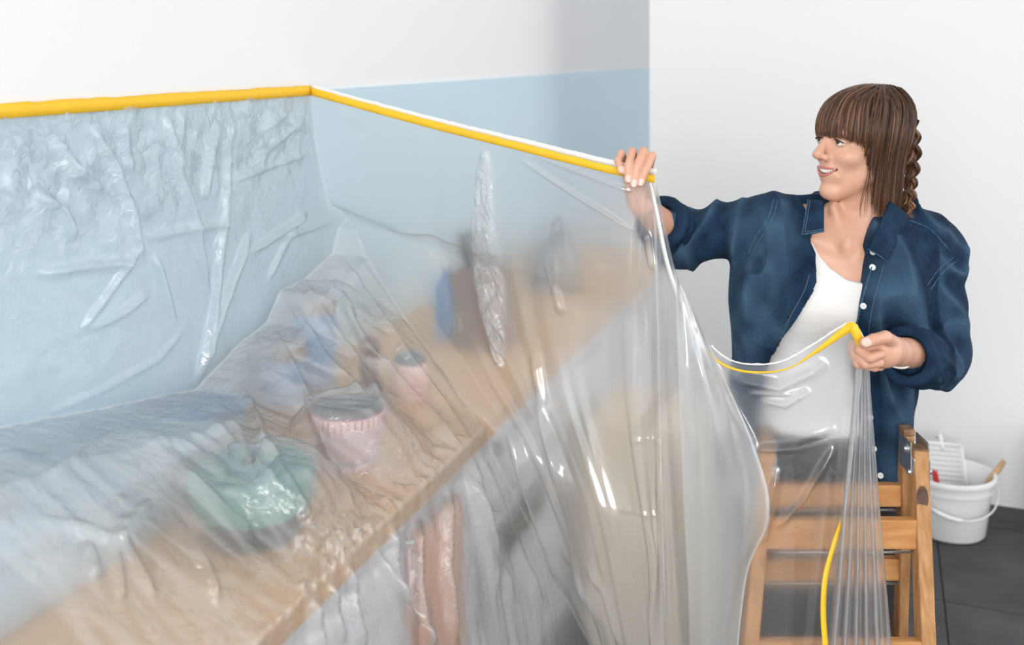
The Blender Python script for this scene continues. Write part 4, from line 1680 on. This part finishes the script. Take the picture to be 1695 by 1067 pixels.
def shirt_fn(X):
    d = shirt_torso(X, .022)
    x, y, z = X
    # vertical folds on the body
    fold = .0055 * np.sin(x * 88 + z * 9 + 2.0 * vnoise(x * 5, y * 3, z * 4)) * np.clip((1.44 - z) * 4, 0, 1)
    rdg = np.clip(1 - 2.6 * np.abs(vnoise(x * 15 + z * 4.5, y * 6, z * 3.2 - x * 2)), 0, 1)
    fold = fold * .6 - .017 * rdg ** 1.5 + .003 * vnoise(x * 30 + z * 9, y * 12, z * 12)
    d = d + fold
    # sleeves
    sr = sd_chain(X, [SH_R, (SH_R + EL_R) / 2 + np.array([0, 0, .004]), EL_R, P(1108, 378, 2.235)], [.060, .059, .058, .056], .02)
    ar = EL_R - SH_R
    ar /= np.linalg.norm(ar)
    tt = sum((X[i] - SH_R[i]) * ar[i] for i in range(3))
    rr_ = np.clip(1 - 2.4 * np.abs(vnoise(tt * 17 + 7 * (z - SH_R[2]) + 3, y * 5, (z - SH_R[2]) * 7 - tt * 3)), 0, 1)
    sr = sr + .003 - .014 * rr_ ** 1.4 + .0028 * vnoise(x * 26, y * 26, z * 36)
    sl = sd_chain(X, [SH_L, (SH_L + EL_L) / 2 + np.array([.006, 0, 0]), EL_L, P(1524, 592, 2.03)], [.062, .059, .059, .052], .02)
    al = EL_L - SH_L
    al /= np.linalg.norm(al)
    tl = sum((X[i] - SH_L[i]) * al[i] for i in range(3))
    rl_ = np.clip(1 - 2.4 * np.abs(vnoise(tl * 16 - 12 * (x - SH_L[0]), y * 6, (x - SH_L[0]) * 8 + tl * 5 + 2)), 0, 1)
    sl = sl + .003 - .014 * rl_ ** 1.4 + .0028 * vnoise(x * 30, y * 24, z * 26)
    op = np.maximum(sd_poly(x, z, OPEN), y - 2.20)
    d = smax(d, -op, .004)
    d = np.maximum(d, HEM_S - z)
    # hollow of the neck
    d = smax(d, -sd_cone(X, NK0 + np.array([0, 0, -.02]), NK1 + np.array([.01, 0, .05]), .064, .064), .006)
    d = smin(d, sr, .015)
    d = smin(d, sl, .015)
    # armhole shadow line on her left
    return d


def shirt_wear(v):
    x, y, z = v.T
    def rg(n, k):
        return np.clip(1 - k * np.abs(n), 0, 1)
    a = rg(vnoise(x * 15 + z * 4.5, y * 6, z * 3.2 - x * 2), 2.6)
    ar = (EL_R - SH_R) / np.linalg.norm(EL_R - SH_R)
    tt = (v - SH_R) @ ar
    b = rg(vnoise(tt * 17 + 7 * (z - SH_R[2]) + 3, y * 5, (z - SH_R[2]) * 7 - tt * 3), 2.4)
    al = (EL_L - SH_L) / np.linalg.norm(EL_L - SH_L)
    tl = (v - SH_L) @ al
    c = rg(vnoise(tl * 16 - 12 * (x - SH_L[0]), y * 6, (x - SH_L[0]) * 8 + tl * 5 + 2), 2.4)
    w_ = np.where(x < SH_R[0] - .01, b, np.where(x > SH_L[0] - .03, c, a)) ** 1.5
    return np.clip(w_ * (.75 + .5 * vnoise(x * 30, y * 30, z * 30)), 0, 1)


shirt = sdf_obj('denim_shirt', shirt_fn, (.32, 1.98, .78), (1.03, 2.42, 1.46), .0042, 'denim', person, 1)
vv_ = np.empty(len(shirt.data.vertices) * 3)
shirt.data.vertices.foreach_get('co', vv_)
wa = shirt.data.attributes.new('wear', 'FLOAT', 'POINT')
wa.data.foreach_set('value', shirt_wear(vv_.reshape(-1, 3)).astype(np.float32))
sbvh = BVHTree.FromPolygons([v.co for v in shirt.data.vertices], [tuple(p.vertices) for p in shirt.data.polygons])


def on_shirt(px, py, lift=.002, fallback=2.08):
    o_ = Vector((0, 0, EYE))
    d_ = (Vector(P(px, py, 1.0)) - o_).normalized()
    h = sbvh.ray_cast(o_, d_)
    if h[0] is None or h[0].y > 2.3:
        return P(px, py, fallback), np.array([0, -1.0, 0])
    n = np.array(h[1])
    if n @ np.array(d_) > 0:
        n = -n
    return np.array(h[0]) + n * lift, n


def shirt_line(name, pts, rad, m, n=None, flat=1.0, lift=.001, parent=shirt):
    path = spline(pts, n or max(8, int(sum(math.dist(pts[i], pts[i + 1]) for i in range(len(pts) - 1)) / 6)))
    q = [on_shirt(x, y, lift)[0] for x, y in path]
    q = np.array(q)
    for _ in range(2):
        q[1:-1] = (q[:-2] + 2 * q[1:-1] + q[2:]) / 4
    return tube(name, q, rad, m, parent, 8, flat)


# seams and edges
shirt_line('seam', [(1281, 330), (1272, 360), (1250, 395), (1236, 425)], .0015, 'denim_edge')
shirt_line('seam', [(1582, 432), (1560, 450), (1540, 478)], .0015, 'denim_edge')
shirt_line('seam', [(1502, 364), (1540, 380), (1572, 415)], .0013, 'denim_edge')
shirt_line('placket_edge', [(1350, 470), (1332, 510), (1305, 565), (1290, 600)], .0015, 'denim_edge')
shirt_line('placket_stitching', [(1340, 455), (1330, 485), (1310, 520), (1293, 560), (1282, 600)], .0008, 'thread')
shirt_line('placket_edge', [(1443, 440), (1427, 500), (1418, 545), (1417, 590), (1426, 640)], .0018, 'denim_edge')
shirt_line('placket_stitching', [(1462, 440), (1446, 500), (1438, 545), (1440, 560)], .0007, 'thread')
shirt_line('hem_edge', [(1457, 796), (1475, 798), (1500, 797)], .0022, 'denim_edge')


shirt_line('stitching', [(1287, 332), (1279, 362), (1257, 398), (1243, 428)], .0007, 'thread')
shirt_line('stitching', [(1578, 425), (1555, 443), (1534, 472)], .0007, 'thread')


def button(px, py, parent):
    p, n = on_shirt(px, py, .0005)
    n = n * .4 + np.array([-.3, -.92, .05])
    n /= np.linalg.norm(n)
    b = lathe('button', [(.0001, .0022), (.0036, .0022), (.0044, .0034), (.0060, .0030), (.0064, .0012), (.0060, 0)], 'button', parent, p, 20, n)
    t1 = np.cross(n, [0, 0, 1.0])
    t1 /= np.linalg.norm(t1)
    t2 = np.cross(n, t1)
    for a in (-1, 1):
        for c in (-1, 1):
            lathe('button_hole', [(.0001, .0025), (.0007, .0025), (.0007, .0018)], 'thread', b, p + t1 * a * .0013 + t2 * c * .0013, 8, n)


for q in ((1443, 417), (1442, 442), (1427, 506), (1438, 690), (1444, 742), (1455, 786)):
    button(q[0] + 2, q[1], shirt)
for q in ((1334, 468), (1305, 520), (1288, 570)):
    p, n = on_shirt(q[0], q[1], .001)
    a, _ = on_shirt(q[0] + 1.5, q[1] - 7, .001)
    b_, _ = on_shirt(q[0] - 1.5, q[1] + 7, .001)
    tube('buttonhole', [a, p, b_], .0018, 'trouser', shirt, 6, .5)


def leaf(corners, deps, name='collar'):
    """collar leaf: corner order inner top, outer top, outer tip, inner bottom"""
    c = [P(x, y, d) for (x, y), d in zip(corners, deps)]
    nu = 14
    verts, faces = [], []
    for j in range(nu + 1):
        for i in range(nu + 1):
            a, b_ = i / nu, j / nu
            p = (c[0] * (1 - a) + c[1] * a) * (1 - b_) + (c[3] * (1 - a) + c[2] * a) * b_
            p = p + np.array([0, -1, .2]) * .012 * math.sin(a * math.pi) * (1 - b_ * .5)
            verts.append(p)
    for j in range(nu):
        for i in range(nu):
            k = j * (nu + 1) + i
            faces.append((k, k + 1, k + nu + 2, k + nu + 1))
    o_ = link_mesh(name, verts, faces, 'denim', shirt)
    md = o_.modifiers.new('thick', 'SOLIDIFY')
    md.thickness = .004
    g = np.array(verts).reshape(nu + 1, nu + 1, 3)
    edge = list(g[:, -1]) + list(g[-1, ::-1])[1:]
    tube('collar_edge', edge, .0018, 'denim_edge', shirt, 6)
    inset = list(g[:-1, -2]) + list(g[-2, ::-1])[2:]
    tube('collar_stitching', [p + np.array([0, -.0035, 0]) for p in inset], .0008, 'thread', shirt, 5)
    return o_


leaf([(1472, 334), (1504, 362), (1467, 431), (1437, 412)], [2.10, 2.13, 2.03, 2.035])
leaf([(1364, 332), (1338, 330), (1328, 388), (1364, 382)], [2.10, 2.12, 2.05, 2.04])
# collar stand round the back of the neck
pts = spline([P(1352, 345, 2.16), P(1372, 342, 2.23), P(1420, 338, 2.27), P(1475, 340, 2.25), P(1497, 348, 2.17), P(1490, 356, 2.13)], 30)
tube('collar_stand', pts, .011, 'denim', shirt, 10)


# rolled cuffs
def cuff(a, b, r_out, r_in, name='cuff'):
    a, b = np.asarray(a), np.asarray(b)

    def fn(X):
        d = sd_cone(X, a, b, r_out, r_out * .96)
        ax_ = (b - a) / np.linalg.norm(b - a)
        t = sum((X[i] - a[i]) * ax_[i] for i in range(3))
        L_ = np.linalg.norm(b - a)
        d = d + .003 * vnoise(X[0] * 25, X[1] * 25, X[2] * 25) + .0022 * np.sin(t * 190)
        d = smax(d, np.abs(t - L_ / 2) - L_ / 2, .008)
        inner = sd_cone(X, a - ax_ * .05, b + ax_ * .05, r_in, r_in)
        return smax(d, -inner, .005)
    lo = np.minimum(a, b) - r_out - .02
    hi = np.maximum(a, b) + r_out + .02
    return sdf_obj(name, fn, lo, hi, .0035, 'denim', shirt, 1)


cuff(P(1112, 382, 2.245), P(1092, 366, 2.195), .062, .037)
cuff(P(1530, 596, 2.055), P(1500, 588, 1.985), .060, .038)
tube('inner_cuff', spline([P(1470, 600, 1.955), P(1480, 606, 1.945), P(1495, 608, 1.95), P(1508, 600, 1.965)], 10), .006, 'tee', person, 8, .5)


# trousers and shoes
def trouser_fn(X):
    d = column(X, .006)
    for a, b, c in ((HIP_R, KN_R, AN_R), (HIP_L, KN_L, AN_L)):
        d = smin(d, sd_chain(X, [a, b, c], [.095, .068, .055], .02), .03)
    d = np.maximum(d, X[2] - (EYE - (716 - HZ) / F * 2.12))
    d = np.maximum(d, .07 - X[2])
    return d + .004 * vnoise(X[0] * 14, X[1] * 14, X[2] * 20)


sdf_obj('trousers', trouser_fn, (.48, 2.05, .04), (.98, 2.55, .98), .009, 'trouser', person, 1)
bx0, bx1 = P(1262, 712, 2.12)[0], P(1478, 712, 2.12)[0]
for a in (AN_R, AN_L):
    def shoe(X, a=a):
        d = sd_ell(X, (a[0], a[1] - .055, .035), (.046, .135, .05))
        d = smin(d, sd_cone(X, a, a + np.array([0, 0, .02]), .045, .044), .02)
        return np.maximum(d, .004 - X[2])
    sdf_obj('shoe', shoe, a + np.array([-.08, -.22, -.12]), a + np.array([.08, .12, .10]), .006, 'shoe', person, 1)

# ================================================================== LADDER
lad = thing('stepladder', 'old wooden double stepladder with steel hinges in front of the woman', 'ladder', (0.70, 2.05, 0))


def rail(a, b, wx, wy, name, m='ladder'):
    """square-section rail between two points"""
    a, b = Vector(a), Vector(b)
    z = (b - a).normalized()
    x = Vector((1, 0.05, 0))
    x = (x - z * x.dot(z)).normalized()
    y = z.cross(x)
    rot = Matrix((x, y, z)).transposed()
    bm = bmesh.new()
    box_bm(bm, (a + b) / 2, (wx, wy, (b - a).length), rot, .003)
    return from_bm(name, bm, m, lad)


LTz = EYE - (742 - HZ) / F * 2.03
tR, tL = P(1520, 742, 2.03), P(1268, 742, 2.03)
# near frame, feet towards the camera
fR, fL = P(1532, 1067, 1.955), P(1240, 1067, 1.955)


def to_floor(t, f):
    k = (t[2] - .0) / (t[2] - f[2])
    return t + (f - t) * k


nR, nL = to_floor(tR, fR), to_floor(tL, fL)
rrT, rlT = tR + np.array([-.006, .045, .014]), tL + np.array([.012, .045, .014])
rR, rL = np.array([rrT[0] + .03, 2.22, 0]), np.array([rlT[0] - .03, 2.22, 0])
for a, b in ((tR, nR), (tL, nL)):
    r_ = rail(a, b, .030, .034, 'rail')
for a, b in ((rrT, rR), (rlT, rL)):
    rail(a, b, .022, .030, 'rail')


def step(zz, tops, feet, nm='rung', dep=.05, hh=.046):
    a = tops[0] + (feet[0] - tops[0]) * (tops[0][2] - zz) / (tops[0][2] - feet[0][2])
    b = tops[1] + (feet[1] - tops[1]) * (tops[1][2] - zz) / (tops[1][2] - feet[1][2])
    a, b = Vector(a), Vector(b)
    bm = bmesh.new()
    x = (b - a).normalized()
    z = Vector((0, 0, 1))
    y = z.cross(x)
    box_bm(bm, (a + b) / 2, ((b - a).length - .02, .022, hh), Matrix((x, y, z)).transposed(), .003)
    from_bm(nm, bm, 'rung', lad)
    tube('tie_rod', [np.array(a) + np.array([0, 0, -hh / 2 - .010]), np.array(b) + np.array([0, 0, -hh / 2 - .010])], .0028, 'zinc', lad, 8)


for py in (880, 1058, 1250):
    step(EYE - (py - HZ) / F * 2.0, (tR, tL), (nR, nL), hh=.058)
for py in (816, 948, 1100):
    step(EYE - (py - HZ) / F * 2.10, (rrT, rlT), (rR, rL), hh=.046)
for t, rt in ((tR, rrT), (tL, rlT)):
    bm = bmesh.new()
    box_bm(bm, t + np.array([0, -.0005, -.035]), (.034, .038, .042), None, .002)
    from_bm('hinge_plate', bm, 'zinc', lad)
    for sx in (-1, 1):
        bm = bmesh.new()
        box_bm(bm, t + np.array([sx * .0175, .022, -.018]), (.003, .062, .065), None, .001)
        from_bm('hinge_plate', bm, 'zinc', lad)
        lathe('hinge_bolt', [(.0001, .006), (.006, .006), (.007, .002), (.010, .0015), (.010, 0)], 'zinc', lad, t + np.array([sx * .019, .012, -.004]), 14, (sx, 0, 0))
        lathe('hinge_bolt', [(.0001, .005), (.005, .005), (.006, 0)], 'zinc', lad, t + np.array([sx * .019, -.005, -.045]), 14, (sx, 0, 0))
    bm = bmesh.new()
    box_bm(bm, t + np.array([0, 0, .0015]), (.031, .035, .004), None, .001)
    from_bm('end_grain', bm, 'endgrain', lad)
    bm = bmesh.new()
    box_bm(bm, rt + np.array([0, 0, .006]), (.024, .032, .014), None, .002)
    from_bm('end_grain', bm, 'endgrain', lad)
kp_ = tR + (nR - tR) * ((850 - 742) / 1067 * .9) + np.array([-.003, -.0195, 0])
kv = [kp_ + np.array([.012 * math.cos(a), -.0004, .026 * math.sin(a)]) for a in np.linspace(0, 2 * math.pi, 20, endpoint=False)]
link_mesh('knot', kv, [tuple(range(20))], 'knot', lad, False)

# ================================================================== BUCKET AND WHAT STANDS IN IT
BD = EYE * F / (880 - HZ)
bc = np.array([(1574 - CX) / F * BD, BD, 0.0])
bk = thing('bucket', 'white plastic bucket with wire handle on the dark tiles by the wall', 'bucket', tuple(bc))
BR = .150
lathe('body', [(.001, .004), (BR * .76, .004), (BR * .79, .010), (BR * .97, .205), (BR * 1.06, .207), (BR * 1.07, .217), (BR * 1.05, .222), (BR * .98, .222), (BR * .95, .20), (BR * .75, .02), (.001, .016)],
      'white_plastic', bk, bc, 56, sx=1.0, sy=.85)
lathe('rim_band', [(BR * .945, .170), (BR * .985, .171), (BR * .985, .178), (BR * .955, .179)], 'white_plastic', bk, bc, 56, sx=1, sy=.85)
hp = []
for a in np.linspace(0, math.pi, 25):
    hp.append(bc + np.array([BR * 1.06 * math.cos(a), -BR * .93 * math.sin(a), .190 - .085 * math.sin(a)]))
bail = tube('bail', hp, .0028, 'white_plastic', bk, 8)
tube('grip', hp[13:19], .0080, 'white_plastic', bail, 10)
for sx in (-1, 1):
    lathe('bail_lug', [(.0001, .008), (.012, .007), (.013, 0)], 'white_plastic', bk, bc + np.array([sx * BR * 1.0, 0, .190]), 14, (sx, 0, 0))

# drip grid leaning in the bucket
gr = thing('paint_grid', 'white paint drip grid leaning inside the bucket', 'paint grid', tuple(bc + np.array([0, .05, .02])))
g0, gx_, gz_ = bc + np.array([-.085, .035, .06]), np.array([.178, 0.012, -.02]), np.array([-.01, .055, .235])
fr_ = [g0, g0 + gx_, g0 + gx_ + gz_, g0 + gz_]
for i in range(4):
    tube('frame_bar', [fr_[i], fr_[(i + 1) % 4]], .006, 'white_plastic', gr, 8)
for k in range(1, 16):
    tube('grid_bar', [g0 + gx_ * k / 16, g0 + gx_ * k / 16 + gz_], .0034, 'white_plastic', gr, 6)
for k in range(1, 14):
    tube('grid_bar', [g0 + gz_ * k / 14, g0 + gz_ * k / 14 + gx_], .0034, 'white_plastic', gr, 6)
gp, gq = g0 + gz_ * .92 + gx_ * .58, g0 + gz_ * 1.05 + gx_ * .58
tube('hook', spline([gp, gq + np.array([0, .01, .012]), gq + np.array([0, .03, 0])], 8), .008, 'white_plastic', gr, 8)


def on_b(px, py, dd):
    return P(px, py, BD + dd)


rt_ = thing('scraper', 'red plastic tool handle sticking out of the bucket', 'tool', tuple(bc + np.array([-.09, -.02, .03])))
a, b = on_b(1554, 812, -.03), on_b(1547, 782, -.02)
tube('handle', spline([a + (a - b) * .4, a, b, b + (b - a) * .08], 10), [.012, .0135, .014, .014, .014, .014, .014, .014, .012, .007], 'red', rt_, 10, .7)
tube('blade', [a + (a - b) * .4, a + (a - b) * 1.8], [.006, .006], 'steel', rt_, 8, .3)
st = thing('brush', 'pale wooden brush handle leaning out of the bucket at the wall side', 'brush', tuple(bc + np.array([.05, 0, .03])))
a, b = on_b(1622, 816, -.02), on_b(1652, 776, -.01)
tube('handle', [a - (b - a) * 1.2, a, b, b + (b - a) * .35], [.006, .009, .011, .008], 'stick', st, 10)
tube('bristles', [a - (b - a) * 1.2, a - (b - a) * 1.8], [.010, .016], 'card', st, 10, .5)

# white trolley on castors at the wall, its edge just in view
tb = T0 + N * 1.66 - D * 0.24
tr_ = thing('trolley', 'white trolley on black castors beside the bucket', 'trolley', (tb[0], tb[1], 0))
bm = bmesh.new()
box_bm(bm, tb + np.array([0, 0, .22]), (.26, .34, .30), WROT, .01)
from_bm('body', bm, 'white_plastic', tr_)
for q in ((-.14, -.10), (.14, -.10), (-.14, .10), (.14, .10)):
    c = tb + N * q[0] + D * q[1] + np.array([0, 0, .028])
    lathe('castor', [(.0001, .011), (.022, .011), (.027, .007), (.027, -.007), (.022, -.011), (.0001, -.011)], 'black', tr_, c, 20, (1, .2, 0))
    tube('castor_fork', [c + np.array([0, 0, .0]), c + np.array([0, 0, .045])], .008, 'zinc', tr_, 8)
print('TRIS', sum(len(o.data.polygons) for o in bpy.data.objects if o.type == 'MESH') * 2)
